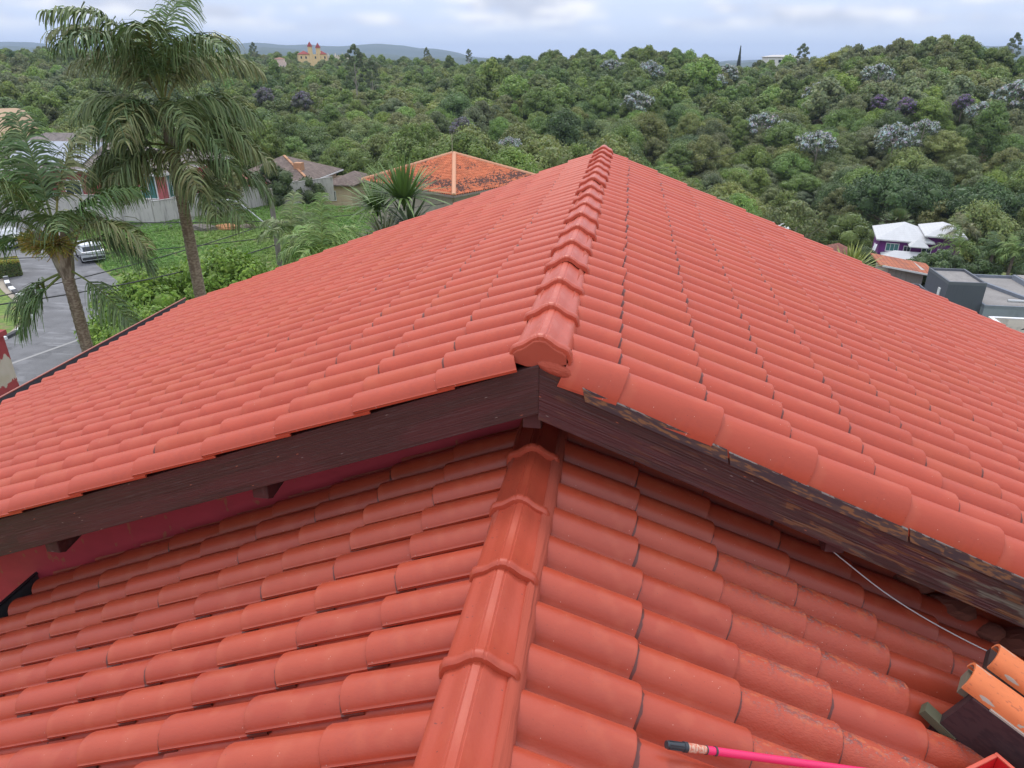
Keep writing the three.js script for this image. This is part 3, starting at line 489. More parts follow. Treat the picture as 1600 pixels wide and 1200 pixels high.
const barkMat = mat(0.16, 0.125, 0.095, 0.95), paleBark = mat(0.34, 0.30, 0.25, 0.9);
const SPEC = {
  mid: [0.160, 0.226, 0.047], dark: [0.115, 0.172, 0.041], olive: [0.212, 0.255, 0.067], fresh: [0.195, 0.288, 0.053], dull: [0.182, 0.210, 0.068], grey: [0.215, 0.248, 0.105]
};
const KINDS = []; // crown variants for the wood
{
  let sd = 100;
  for (const [k, w] of [['mid', 3], ['dark', 2], ['olive', 2], ['fresh', 2], ['dull', 1], ['grey', 1]]) for (let i = 0; i < w; i++) {
    const rx = [3.3, 3.9, 2.9][i], ry = [3.2, 2.7, 4.0][i];
    KINDS.push({ k, h: ry * 2, rx, far: crownGeo(sd, { rx, ry, lobes: 15 + i * 3, leaves: 2300, leaf: 0.58, lobeR: 0.38, colour: SPEC[k], core: 0.62 }), near: crownGeo(sd, { rx, ry, lobes: 20 + i * 4, leaves: 7200, leaf: 0.29, lobeR: 0.35, colour: SPEC[k], core: 0.58 }), trunk: trunkGeo(9, 0.22, sd, 6, 2.2) }); sd += 7;
  }
}
const KW = { mid: 'rounded mid green tree of the wood', dark: 'deep green dense tree of the wood', olive: 'olive green tree of the wood', fresh: 'bright yellow green tree of the wood', dull: 'brownish green dull tree of the wood', grey: 'grey green pale tree of the wood' };
function placeTree(name, label, category, geoC, geoT, cm, tm, [x, y, z], s, turn, group, crownLift = 0) {
  const t = thing(name, label, category, [x, y, z], turn, group); t.scale.setScalar(1);
  const c = obj('crown', geoC, cm, t), k = obj('trunk', geoT, tm, t); c.position.y = crownLift * s; c.scale.setScalar(s); k.scale.set(s, (crownLift * s + (geoT.userData.rise ?? 2.4) * s) / geoT.userData.h, s); return t;
}
// ---------------------------------------------------------------- the wood on the hills
const clear = []; // [x, z, radius] kept free of scattered trees
clear.push([-13.5, -58, 13], [-47, -72, 20], [44, -108, 13], [33, -96, 14], [23, -113, 9], [-43, -93, 14], [-57, -80, 16], [-124, -128, 13]);
clear.push([-20, -62, 9], [-34, -89, 8], [-231, -560, 26], [-226, -538, 15], [-222, -522, 11], [-218, -506, 10], [-213, -490, 9], [-208, -474, 7], [-195, -411, 8], [-191, -400, 6], [66, -366, 9], [63, -352, 7]);
{
  const r = mulberry(4242), spots = [];
  let rad = 80;
  while (rad < 760) {
    const gap = rad < 200 ? 4.7 : rad < 360 ? 5.2 : 6.6, n = Math.floor(1.56 * rad / gap);
    for (let i = 0; i < n; i++) {
      const a = -0.78 + 1.56 * (i + r()) / n, R0 = rad + rr(-.5, .5, r) * gap, x = camPos.x + R0 * (Math.cos(a) * FW.x + Math.sin(a) * RT.x), z = R0 * (Math.cos(a) * FW.z + Math.sin(a) * RT.z), b = bearing(x, z), [rc] = skyl(b.px);
      if (R0 > rc + 22 || (R0 < 109 && (b.px > 1120 || b.px < 380)) || (R0 < 100 && b.px < 570) || clear.some(c => Math.hypot(x - c[0], z - c[1]) < c[2])) continue;
      const patch = fbm(x * 0.02 + 7, z * 0.02, 5, 3), pick = clamp(patch * 1.5 - 0.25 + rr(-.34, .34, r)) * 0.999, ki = Math.floor(pick * KINDS.length);
      spots.push({ x, z, y: groundY(x, z), R0, a, ki: [1, 3, 0, 5, 2, 7, 4, 6, 8, 9, 10][ki % KINDS.length], s: rr(0.62, 1.3, r) * (r() < 0.07 && R0 < 260 ? 1.3 : 1), t: r() * 6.28, v: rr(0.78, 1.22, r), h: rr(-.1, .1, r), hs: rr(.68, 1.08, r), lift: R0 < 135 ? rr(0.2, 1.6, r) : rr(2.2, 4.6, r) });
    }
    rad += gap * 0.92;
  }
  const inView = spots.filter(s => Math.abs(s.a) < 0.66).sort((p, q) => p.R0 - q.R0), own = new Set(inView.slice(0, 115));
  for (const s of own) { const K = KINDS[s.ki], px = bearing(s.x, s.z).px, where = px < 420 ? 'behind the pink house' : px < 590 ? 'behind the beige house' : px < 830 ? 'behind the orange hip roof' : px < 1120 ? 'just beyond the far end of the red ridge' : px < 1370 ? 'behind the right rake, left of the purple house' : 'behind and right of the purple house'; placeTree('forest_tree', `${KW[K.k]} ${where}`, 'tree', K.near, K.trunk, leafMat, barkMat, [s.x, s.y, s.z], s.s, s.t, `${K.k} trees of the wood ${where}`, s.lift); }
  const m4 = new THREE.Matrix4(), q = new THREE.Quaternion(), up = V(0, 1, 0), col = new THREE.Color();
  KINDS.forEach((K, ki) => {
    for (const [lo, hi, geo] of [[0, 210, K.near], [210, 9999, K.far]]) {
      const l = spots.filter(s => s.ki === ki && !own.has(s) && s.R0 >= lo && s.R0 < hi); if (!l.length) continue;
      const im = new THREE.InstancedMesh(geo, leafMat, l.length); im.name = numbered('forest_canopy'); im.castShadow = im.receiveShadow = true;
      l.forEach((s, i) => { q.setFromAxisAngle(up, s.t); m4.compose(V(s.x, s.y + s.lift * s.s, s.z), q, V(s.s, s.s * s.hs, s.s)); im.setMatrixAt(i, m4); im.setColorAt(i, col.setRGB(s.v * (1 + s.h), s.v, s.v * (1 - s.h))); });
      im.userData = { kind: 'stuff', label: `far ${K.k} green crowns of the hillside wood`, category: 'forest' }; scene.add(im);
    }
  });
}
// trees that stand out in the wood
{
  const sil = [0, 1].map(i => crownGeo(900 + i, { rx: 3.9, ry: 1.7, lobes: 20, leaves: 1500, leaf: 0.5, lobeR: 0.24, spread: 1.0, colour: [0.14, 0.17, 0.10], core: 0.4, tuft: { share: 0.62, colour: [0.52, 0.55, 0.54] } }));
  const pur = crownGeo(950, { rx: 3, ry: 2.3, lobes: 14, leaves: 1100, leaf: 0.55, lobeR: 0.38, colour: [0.11, 0.12, 0.08], tuft: { share: 0.5, colour: [0.27, 0.15, 0.36] } });
  const mau = crownGeo(951, { rx: 3.2, ry: 2.6, lobes: 14, leaves: 1100, leaf: 0.55, lobeR: 0.38, colour: [0.13, 0.135, 0.10], tuft: { share: 0.35, colour: [0.24, 0.18, 0.27] } });
  const tr = trunkGeo(9, 0.2, 5, 5, 2);
  const S = [ // x, z, top y, size, label
    [2.1, -202.7, 5.0, 1.25, 'silver leaved tree alone above the far end of the red ridge'], [39.8, -164.6, -0.6, 1.15, 'bright silver leaved tree, left of the two low on the right slope'], [53.9, -161.9, 1.0, 1.3, 'broad bright silver leaved tree, right of the two low on the right slope'], [32, -187.7, 1.2, 1.35, 'silver leaved tree with a wide crown left of the bright pair'], [35.7, -301.8, 10.6, 1.4, 'silver leaved tree high on the middle slope below the dip'], [26.4, -263.9, 8.8, 1.4, 'silver leaved tree just under the highest silver one by the dip'], [6.4, -276.7, 11.8, 1.5, 'silver leaved tree high above the ridge near the crest'], [-7.6, -298.5, 12.8, 1.1, 'small silver leaved tree left of the high one near the crest'], [95.4, -208.3, 7.6, 1.5, 'silver leaved tree at the far right edge of the slope'], [60.8, -167, 2.0, 0.8, 'silver leaved tree behind and right of the bright pair'], [52, -222.5, 7, 1.2, 'silver leaved tree halfway up the right slope'], [69.2, -231.8, 11.6, 1.3, 'silver leaved tree under the crest of the right hill'], [77.3, -181.9, 4.4, 0.9, 'silver leaved tree right of the purple flowering pair'], [-20, -128, 1.2, 0.6, 'small silver shrub tree right of the orange hip roof']];
  S.forEach(([x, z, top, s, label], i) => { const t = placeTree('silver_tree', label, 'tree', sil[i % 2], tr, leafMat, paleBark, [x, top + 0.9 - 6.6 * s, z], s, i * 1.7, 'silver leaved trees in the wood', 3.2); });
  const Q = [[58.1, -190.4, 5.3, 0.7, pur, 'vivid purple flowering tree, left of the two on the right slope'], [61.8, -183, 5.0, 0.85, pur, 'vivid purple flowering tree, right of the two on the right slope'], [75.6, -188, 5.6, 0.7, pur, 'purple flowering tree near the right edge of the slope'], [-96.5, -192.3, 5.6, 0.85, mau, 'mauve tree, left of the two beside the tall palm'], [-82.6, -185.2, 5.0, 0.85, mau, 'mauve tree, right of the two beside the tall palm'], [-29, -132, 3.2, 0.8, mau, 'mauve tree right above the orange hip roof']];
  Q.forEach(([x, z, top, s, g, label], i) => placeTree('flowering_tree', label, 'tree', g, tr, leafMat, barkMat, [x, top + 1.4 - 7.8 * s, z], s, i * 2.1, 'purple flowering trees in the wood', 3.2));
  // tall thin-crowned trees breaking the skyline
  const euc = [0, 1].map(i => crownGeo(970 + i, { rx: 3.0, ry: 5.2, lobes: 22, leaves: 2600, leaf: 0.5, lobeR: 0.30, colour: [0.13, 0.17, 0.08], core: 0.2, spread: 0.95 })), et = trunkGeo(16, 0.26, 8, 6, 2);
  [[-88, -240, 18, 1.1, 'tall slender tree with pale trunk standing out in the middle of the wood'], [-82, -238, 14, 0.9, 'slender tree beside the tallest one in the middle of the wood'], [-265, -520, 24, 1.0, 'tall tree on the skyline right of the big palm crown'], [71, -346, 19.5, 0.95, 'open crowned tree on the skyline left of the right hill'], [-150, -560, 21, 0.9, 'skyline tree left of the blue range'], [-110, -520, 19.5, 0.8, 'skyline tree in the middle of the blue range'], [128, -290, 22, 0.8, 'tall tree on top of the right hill']].forEach(([x, z, top, s, label], i) => placeTree('tall_tree', label, 'tree', euc[i % 2], et, leafMat, paleBark, [x, top - (10.4 + 7) * s, z], s, i * 1.3, 'tall trees above the wood', 7));
  // cypress-like spire at the dip in the skyline
  const T = new Tri(), r = mulberry(12); for (let i = 0; i < 1400; i++) { const h = Math.pow(r(), 0.8), a = r() * 6.28, R = 1.25 * (1 - h) * rr(.7, 1.05, r) + 0.05; leafQuad(T, V(Math.cos(a) * R, 1 + h * 11, Math.sin(a) * R), V(Math.cos(a), 0.6, Math.sin(a)), 0.5, r, [0.06, 0.08, 0.055].map(c => c * rr(.7, 1.3, r))); }
  for (let i = 0; i < 12; i++) { const a = i / 12 * 6.283, b = (i + 1) / 12 * 6.283; T.tri(V(Math.cos(a) * 1.05, 1, Math.sin(a) * 1.05), V(0, 11.6, 0), V(Math.cos(b) * 1.05, 1, Math.sin(b) * 1.05), [0.04, 0.055, 0.04]); }
  const cy = thing('cypress_tree', 'thin pointed cypress rising alone at the dip in the skyline', 'tree', [49, 7.8, -374]); obj('crown', T.build(), leafMat, cy); obj('trunk', trunkGeo(3, 0.2, 3, 0), barkMat, cy);
  // big spreading trees at the foot of the right slope
  const big = [0, 1].map(i => crownGeo(990 + i, { rx: 8, ry: 3.6, lobes: 46, leaves: 9000, leaf: 0.5, lobeR: 0.24, colour: [0.075, 0.135, 0.036], core: 0.6, flat: 0.3 })), bt = trunkGeo(9, 0.4, 14, 7, 5);
  [[43.7, -127, -2.0, 1.0, 'broad dark green spreading tree behind the white roofed purple house'], [60, -131, -4.5, 1.05, 'broad dark green spreading tree right of the purple house by the frame edge'], [75, -126, -5, 1.0, 'broad dark green spreading tree at the extreme right edge behind the palms']].forEach(([x, z, top, s, label], i) => placeTree('spreading_tree', label, 'tree', big[i % 2], bt, leafMat, barkMat, [x, top - 7.2 * s - 3.5 * s, z], s, i * 2, 'broad dark trees behind the purple house', 3.5));
}
// near leafy trees and shrubs
{
  const spec = (seed, o) => crownGeo(seed, o);
  const bushA = spec(501, { rx: 4.2, ry: 2.7, lobes: 34, leaves: 9000, leaf: 0.27, lobeR: 0.25, colour: [0.20, 0.33, 0.035], core: 0.55 });
  const bt = trunkGeo(4, 0.22, 51, 7, 2.4);
  [[-25.4, -34.4, 3.9, 1.0, 'bright lime green leafy tree between the two palm trunks by the road'], [-21.9, -36.6, 4.7, 0.95, 'bright lime green leafy tree right of the tall palm trunk'], [-23.6, -31.4, 2.9, 0.8, 'lower lime green leafy tree in front of the tall palm trunk']].forEach(([x, z, top, s, l], i) => placeTree('lime_tree', l, 'tree', bushA, bt, leafMat, barkMat, [x, top - 5.4 * s - 1.2 * s, z], s, i * 2.2, 'lime green trees by the road', 1.2));
  const olive = spec(521, { rx: 2.4, ry: 2.2, lobes: 16, leaves: 3000, leaf: 0.3, lobeR: 0.36, colour: [0.22, 0.23, 0.09], core: 0.7 }), st = trunkGeo(3, 0.15, 52, 4, 1.2);
  const put = (l, g, x, z, top, s, h, cat = 'shrub') => placeTree('shrub', l, cat, g, st, leafMat, barkMat, [x, top - h * s - 0.6 * s, z], s, x, 'shrubs between the houses', 0.6);
  put('round yellowish shrub against the right end of the pink house', olive, -41, -70.6, 5.1, 1, 4.4);
  const dk = spec(531, { rx: 2.6, ry: 2, lobes: 16, leaves: 3000, leaf: 0.3, lobeR: 0.36, colour: [0.08, 0.115, 0.035] });
  put('dark shrub between the yellowish shrub and the beige house', dk, -38.6, -76, 4, 1.05, 4); put('dark shrub at the left corner of the beige house', dk, -36.2, -80, 2, 0.8, 4);
  const md = spec(541, { rx: 2.8, ry: 1.8, lobes: 16, leaves: 3200, leaf: 0.3, lobeR: 0.36, colour: [0.085, 0.14, 0.04] });
  put('green shrub left of the palms in front of the purple house', md, 35.5, -83.5, -4.6, 1.1, 3.6); put('green shrub below the palms right of the purple house', md, 39.5, -83, -5.4, 1.1, 3.6); put('low green hedge shrub at the foot of the purple house', md, 34.6, -87, -6.4, 0.9, 3.6); put('green shrub left of the purple house slide', dk, 29.6, -90.5, -6.2, 0.8, 4); put('dark shrub under the small gazebo roof edge', dk, 33.8, -80.2, -5.8, 0.85, 4); put('green shrub at the right edge behind the grey roofs', md, 44.5, -82, -6, 1.2, 3.6);
  const pale = spec(551, { rx: 4.2, ry: 2.4, lobes: 30, leaves: 2600, leaf: 0.32, lobeR: 0.2, colour: [0.20, 0.235, 0.085], core: 0.35 });
  placeTree('pale_tree', 'pale yellow green tree with thin bare limbs beyond the right rake', 'tree', pale, trunkGeo(5, 0.16, 61, 9, 2.8), leafMat, paleBark, [23.2, -12.5, -100.7], 1.25, 0.4, null, 3);
  placeTree('yellow_green_tree', 'bright yellow green tree behind the pale limbed tree', 'tree', spec(552, { rx: 4, ry: 3, lobes: 20, leaves: 4000, leaf: 0.36, lobeR: 0.36, colour: [0.14, 0.19, 0.04] }), bt, leafMat, barkMat, [33.5, -15.5, -111], 1.0, 1, null, 3);
}

// ---------------------------------------------------------------- palms and sword-leaved plants
function ribbon(T, pts, wid, side, k) { // folded strip through pts
  for (let i = 0; i < pts.length - 1; i++) {
    const a = pts[i], b = pts[i + 1], wa = wid(i / (pts.length - 1)), wb = wid((i + 1) / (pts.length - 1));
    T.quad(a.clone().addScaledVector(side, -wa), a.clone().addScaledVector(side, wa), b.clone().addScaledVector(side, wb), b.clone().addScaledVector(side, -wb), k);
  }
}
// a feather frond: arching rachis with drooping leaflets on both sides
function frondGeo(r, { az, el, len, droop, leafL = 0.62, n = 46, hang = 1.0, col, wid = 0.021, twist = 0, start = 0.16 }) {
  const T = new Tri(), dir = RT.clone().multiplyScalar(Math.cos(az)).addScaledVector(FW, Math.sin(az)), N = 14, pts = [V(0, 0, 0)], tans = [];
  for (let i = 0; i < N; i++) { const t = i / N, e = el - droop * Math.pow(t, 1.25); const d = dir.clone().multiplyScalar(Math.cos(e)).add(V(0, Math.sin(e), 0)); d.addScaledVector(V(-dir.z, 0, dir.x), twist * t).normalize(); tans.push(d); pts.push(pts[i].clone().addScaledVector(d, len / N)); }
  const curve = new THREE.CatmullRomCurve3(pts), sideH = V(-dir.z, 0, dir.x).normalize();
  const rk = [col[0] * 1.5 + 0.03, col[1] * 1.25 + 0.02, col[2] * 1.2];
  for (let i = 0; i < N; i++) { const w = lerp(0.035, 0.008, i / N), w2 = lerp(0.035, 0.008, (i + 1) / N), a = pts[i], b = pts[i + 1], u = tans[i].clone().cross(sideH).normalize(); for (const s of [sideH, u]) T.quad(a.clone().addScaledVector(s, -w), a.clone().addScaledVector(s, w), b.clone().addScaledVector(s, w2), b.clone().addScaledVector(s, -w2), rk); }
  for (let i = 0; i < n; i++) for (const sg of [-1, 1]) {
    const t = lerp(start, 0.995, (i + rr(0, .8, r)) / n), p = curve.getPointAt(Math.min(t, 1)), tan = curve.getTangentAt(Math.min(t, 1));
    const L = leafL * (0.45 + 0.75 * Math.sin(Math.PI * clamp(0.12 + t * 0.86))) * rr(0.8, 1.15, r), upv = tan.clone().cross(sideH).normalize(); if (upv.y < 0) upv.negate();
    let d = sideH.clone().multiplyScalar(sg * rr(0.55, 1.0, r)).addScaledVector(tan, rr(0.35, 0.8, r)).addScaledVector(upv, rr(-0.25, 0.55, r)).normalize();
    const lp = [p.clone()], seg = 4; for (let k = 0; k < seg; k++) { lp.push(lp[k].clone().addScaledVector(d, L / seg)); d = d.clone().add(V(0, -0.42 * hang * rr(.6, 1.3, r), 0)).normalize(); }
    const s2 = V(rr(-.5, .5, r), rr(-.2, .6, r), rr(-.5, .5, r)).addScaledVector(tan, 0.9).normalize(), q = rr(0.7, 1.35, r);
    ribbon(T, lp, u => wid * (u < 0.15 ? 0.6 : 1.05 - 0.85 * u), s2, [col[0] * q * rr(.9, 1.2, r), col[1] * q, col[2] * q]);
  }
  return T.build();
}
const palmLeaf = new THREE.MeshPhysicalMaterial({ vertexColors: true, roughness: 0.5, specularIntensity: 0.7 });
function ringTrunk(h, r0, r1, bend, seed) {
  const R = [], n = Math.round(h / 0.055), r = mulberry(seed);
  for (let i = 0; i <= n; i++) { const t = i / n, ring = (i % 3 === 0) ? 1.05 : 0.985, k = lerp(r0, r1, t) * ring * (1 + rr(-.01, .01, r)), cx = bend.x * t * t, cz = bend.z * t * t, row = []; for (let j = 0; j <= 14; j++) { const a = j / 14 * Math.PI * 2; row.push([cx + Math.cos(a) * k, t * h, cz + Math.sin(a) * k]); } R.push(row); }
  return sheet(R, (i, j) => [j / 14 * 2, i / n * h]);
}
const palmBark = mat(1, 1, 1, 0.95, { map: ctex(128, 256, (x, y) => { const n = fbm(x * 10, y * 30, 2, 4), b = fbm(x * 4, y * 60, 5, 2); return mix3([0.155, 0.115, 0.085], [0.30, 0.25, 0.19], sstep(0.35, 0.7, n * 0.6 + b * 0.4)); }) });
const bootMat = mat(1, 1, 1, 0.9, { map: ctex(128, 128, (x, y) => { const n = fbm(x * 30, y * 5, 2, 4); return mix3([0.13, 0.10, 0.075], [0.36, 0.31, 0.26], sstep(0.3, 0.75, n)); }) });
function palm(name, label, [x, z], crownY, o) {
  const p = thing(name, label, 'palm tree', [x, 0, z], 0, o.group), r = mulberry(o.seed), g0 = o.ground ?? groundY(x, z); p.position.y = g0; const h = crownY - g0;
  obj('trunk', ringTrunk(h, o.r0, o.r1, o.bend ?? V(0, 0, 0), o.seed), palmBark, p);
  const top = V(o.bend?.x ?? 0, h, o.bend?.z ?? 0);
  if (o.boot) { // sheathing leaf bases that flare out of the trunk top
    const R = [], n = 16; for (let i = 0; i <= 8; i++) { const t = i / 8, row = [], k = o.r1 * lerp(1.05, o.boot.flare, Math.pow(t, 0.8)); for (let j = 0; j <= n; j++) { const a = j / n * 6.2832, w = 1 + 0.10 * Math.sin(a * 5); row.push([top.x + Math.cos(a) * k * w, h - 0.12 + t * o.boot.h, top.z + Math.sin(a) * k * w]); } R.push(row); }
    obj('leaf_base', sheet(R), bootMat, p);
    for (let i = 0; i < o.boot.n; i++) { const a = i / o.boot.n * 6.283 + 0.3, d = RT.clone().multiplyScalar(Math.cos(a)).addScaledVector(FW, Math.sin(a)); const A = top.clone().add(V(0, o.boot.h * 0.3, 0)).addScaledVector(d, o.r1 * 1.1), B = top.clone().add(V(0, o.boot.h * 1.15, 0)).addScaledVector(d, o.r1 * 1.2 + o.boot.h * 0.42); obj('leaf_base', bar(A, B, 0.10, 0.035, d), bootMat, p); }
  }
  for (const f of o.fronds) { const q = f.at ?? 0, m = obj('frond', frondGeo(r, { az: f[0] * D2R, el: f[1] * D2R, len: f[2], droop: f[3], leafL: o.leafL, n: o.n, hang: o.hang, col: o.cols[Math.floor(r() * o.cols.length)], wid: o.wid, twist: rr(-.25, .25, r), start: o.start }), palmLeaf, p); m.position.copy(top).add(V(0, (o.boot ? o.boot.h * 0.55 : 0) + (f[4] ?? 0), 0)); }
  for (const [a, e, l] of o.flowers ?? []) { // bunches of yellow flower stalks
    const T = new Tri(), d0 = RT.clone().multiplyScalar(Math.cos(a * D2R)).addScaledVector(FW, Math.sin(a * D2R)), c = top.clone().add(V(0, 0.75, 0)).addScaledVector(d0, 0.3);
    for (let i = 0; i < 190; i++) { let d = d0.clone().multiplyScalar(Math.cos(e * D2R)).add(V(0, Math.sin(e * D2R), 0)).add(V(rr(-1, 1, r), rr(-.6, .9, r), rr(-1, 1, r))).normalize(); const lp = [c.clone()]; for (let k = 0; k < 4; k++) { lp.push(lp[k].clone().addScaledVector(d, l * rr(.14, .27, r))); d = d.clone().add(V(rr(-.3, .3, r), -0.12, rr(-.3, .3, r))).normalize(); } ribbon(T, lp, () => 0.010, V(rr(-1, 1, r), rr(-1, 1, r), rr(-1, 1, r)).normalize(), [0.34 * rr(.7, 1.2, r), 0.29 * rr(.7, 1.2, r), 0.045]); }
    const m = obj('flower_bunch', T.build(), leafMat, p); m.userData.label = 'yellow bunch of flower stalks';
  }
  return p;
}
const PC = [[0.105, 0.165, 0.058], [0.125, 0.178, 0.064], [0.165, 0.19, 0.075], [0.09, 0.15, 0.055]];
// azimuth: 0 right, 90 away, 180 left, 270 towards the house roof
palm('feather_palm', 'tall feather palm with a big drooping crown cut by the top of the picture', [-11.5, -17.9], 11.75, { seed: 61, r0: 0.2, r1: 0.145, leafL: 0.92, n: 76, hang: 1.7, wid: 0.027, cols: PC, boot: { h: 1.5, flare: 1.05, n: 4 }, group: 'feather palms beside the road',
  fronds: [[0, 38, 2.9, 1.75], [15, 12, 2.7, 1.5, -0.2], [-28, -8, 2.5, 1.0, -0.3], [-60, 35, 2.5, 2.2], [-95, 55, 2.6, 2.35, 0.6], [-120, 25, 2.3, 2.0], [180, 28, 2.6, 1.7, -0.1], [165, 5, 2.4, 1.35, -0.3], [205, 45, 2.6, 1.8, 0.3], [150, 55, 2.7, 1.7, 0.5], [130, 75, 3.2, 1.7, 1.3], [60, 72, 3.2, 1.7, 1.3], [20, 66, 3.1, 2.0, 1.2], [240, 74, 3.0, 2.0, 1.5], [290, 76, 3.0, 1.9, 1.6], [90, 82, 3.3, 1.3, 1.5], [190, 74, 3.1, 1.8, 1.5], [160, 68, 3.0, 2.0, 1.2], [340, 72, 3.0, 2.0, 1.5], [215, 80, 3.1, 1.8, 1.7], [-10, 55, 2.6, 2.2, 0.2], [225, 15, 2.2, 1.5, 0], [100, 35, 2.6, 1.7, 0.2], [330, 30, 2.5, 2.1, 0.5], [45, 30, 2.6, 1.8, 0.4], [-45, 5, 2.2, 1.4, -0.3], [255, 40, 2.4, 2.3, 1.0], [10, 48, 2.7, 2.0, 0.8], [175, 50, 2.7, 2.0, 0.8], [310, 45, 2.5, 2.3, 0.9], [70, 48, 2.7, 1.9, 0.7], [140, 40, 2.6, 1.9, 0.5], [205, 15, 2.4, 1.5, 0.3]],
  flowers: [[150, 10, 0.55]] });
palm('feather_palm', 'feather palm at the left edge with yellow flower bunches and grey trunk', [-12.8, -14.8], 10.3, { seed: 73, r0: 0.17, r1: 0.135, leafL: 0.74, n: 74, hang: 1.35, wid: 0.025, start: 0.3, cols: [...PC, [0.09, 0.165, 0.04], [0.08, 0.145, 0.04]], bend: V(-0.05, 0, 0), boot: { h: 0.95, flare: 2.1, n: 6 }, group: 'feather palms beside the road',
  fronds: [[170, 80, 2.7, 0.9, 0.3], [60, 78, 2.8, 0.8, 0.3], [120, 84, 2.9, 0.5, 0.3], [250, 74, 2.5, 1.1, 0.2], [20, 62, 2.5, 1.3, 0.1], [0, 44, 2.5, 1.9, 0.1], [8, 26, 2.4, 1.7, 0], [-20, -20, 2.3, 0.85, -0.4], [200, 55, 2.5, 1.4, 0.1], [180, 30, 2.3, 1.6], [185, -18, 1.9, 0.75, -0.5], [215, -32, 1.8, 0.6, -0.5], [100, 45, 2.3, 1.6], [300, 60, 2.1, 1.8, 0.2], [155, 62, 2.6, 1.0, 0.2]],
  flowers: [[225, 14, 0.62], [305, 10, 0.62], [265, 20, 0.5]] });
// small feather palm (light green) behind the left rake
palm('young_palm', 'light green young palm with upright fronds behind the left rake', [-14.9, -34.2], 5.6, { seed: 81, r0: 0.16, r1: 0.12, leafL: 0.85, n: 60, hang: 1.2, wid: 0.036, cols: [[0.17, 0.27, 0.065], [0.19, 0.29, 0.07], [0.14, 0.22, 0.06]],
  fronds: [[80, 84, 3.3, 0.5], [10, 62, 2.6, 1.9], [40, 70, 2.7, 1.7], [170, 64, 2.7, 1.9], [200, 50, 2.5, 1.9], [-20, 40, 2.3, 1.9], [250, 55, 2.3, 2.0], [300, 55, 2.3, 2.0], [140, 70, 2.6, 1.6], [185, 30, 2.2, 1.5], [350, 20, 2.1, 1.4]] });
palm('young_palm', 'feathery green palm half hidden behind the street lamp pole', [-18.6, -38.5], 5.6, { seed: 82, r0: 0.14, r1: 0.1, leafL: 0.75, n: 54, hang: 1.3, wid: 0.034, cols: [[0.14, 0.20, 0.07], [0.17, 0.22, 0.085]], fronds: [[90, 80, 2.7, 0.8], [20, 55, 2.3, 1.9], [160, 60, 2.3, 1.9], [-20, 35, 2.2, 1.8], [200, 40, 2.2, 1.9], [260, 60, 2, 2], [60, 65, 2.3, 1.6]] });
// sword-leaved plant
function swords(name, label, [x, y, z], o) {
  const t = thing(name, label, 'plant', [x, groundY(x, z), z], 0, o.group), r = mulberry(o.seed), h = y - t.position.y;
  obj('trunk', trunkGeo(h, o.r ?? 0.12, o.seed, 0), barkMat, t);
  for (const [ox, oy, oz, L, n, k, spread] of o.heads) {
    const T = new Tri();
    for (let i = 0; i < n; i++) {
      const a = i * 2.39996 + rr(0, .4, r), u = (i + 0.5) / n, e = lerp(spread[1], spread[0], Math.pow(u, 0.8)) * D2R + rr(-.12, .12, r); let d = V(Math.cos(a) * Math.cos(e), Math.sin(e), Math.sin(a) * Math.cos(e));
      const lp = [V(ox, h + oy + u * L * 0.25, oz)], LL = L * rr(.8, 1.1, r), sg = 5; const sd = d.clone().cross(V(0, 1, 0)).normalize(); for (let q = 0; q < sg; q++) { lp.push(lp[q].clone().addScaledVector(d, LL / sg)); d = d.clone().add(V(0, -(o.sag ?? 0.10) * (1.15 - Math.sin(e)), 0)).normalize(); }
      const s = rr(.75, 1.25, r); ribbon(T, lp, v => (o.wid ?? 0.05) * (v < 0.2 ? 0.7 + v : 1 - 0.95 * Math.pow(v, 2.2)), sd, k.map(c => c * s));
    }
    obj('leaf_rosette', T.build(), palmLeaf, t);
  }
  return t;
}
swords('sword_plant', 'upright green sword leaved plant left of the orange hip roof', [-11.95, 7.1, -39.2], { seed: 91, wid: 0.09, sag: 0.15, heads: [[0, 0, 0, 3.0, 150, [0.125, 0.20, 0.05], [10, 89]], [0.4, -0.9, 0.4, 2.4, 120, [0.09, 0.13, 0.055], [-30, 60]]] });
swords('sword_plant', 'lower green sword leaved plant left of the upright one', [-14.1, 6.4, -40.8], { seed: 92, wid: 0.08, sag: 0.19, heads: [[0, 0, 0, 2.5, 130, [0.13, 0.20, 0.055], [0, 85]], [0.8, -1.0, 0.5, 2.1, 120, [0.14, 0.15, 0.075], [-40, 55]]] });
swords('sword_plant', 'dry greyish sword leaved clump below the orange hip roof', [-12.3, 5.6, -36.4], { seed: 93, wid: 0.06, sag: 0.2, heads: [[0, 0.3, 0, 2.0, 150, [0.13, 0.135, 0.075], [-35, 70]], [-0.9, -0.2, 0, 1.5, 80, [0.11, 0.135, 0.06], [-35, 70]], [-1.6, -0.9, -0.5, 1.5, 70, [0.12, 0.15, 0.06], [-35, 70]]] });
swords('sword_plant', 'yellow green fan of sword leaves rising behind the right rake', [18.95, -1.7, -60.4], { seed: 94, wid: 0.11, sag: 0.13, heads: [[0, 0, 0, 3.0, 150, [0.24, 0.27, 0.065], [0, 88]], [0, -0.7, 0, 2.3, 70, [0.22, 0.23, 0.07], [-25, 40]]] });
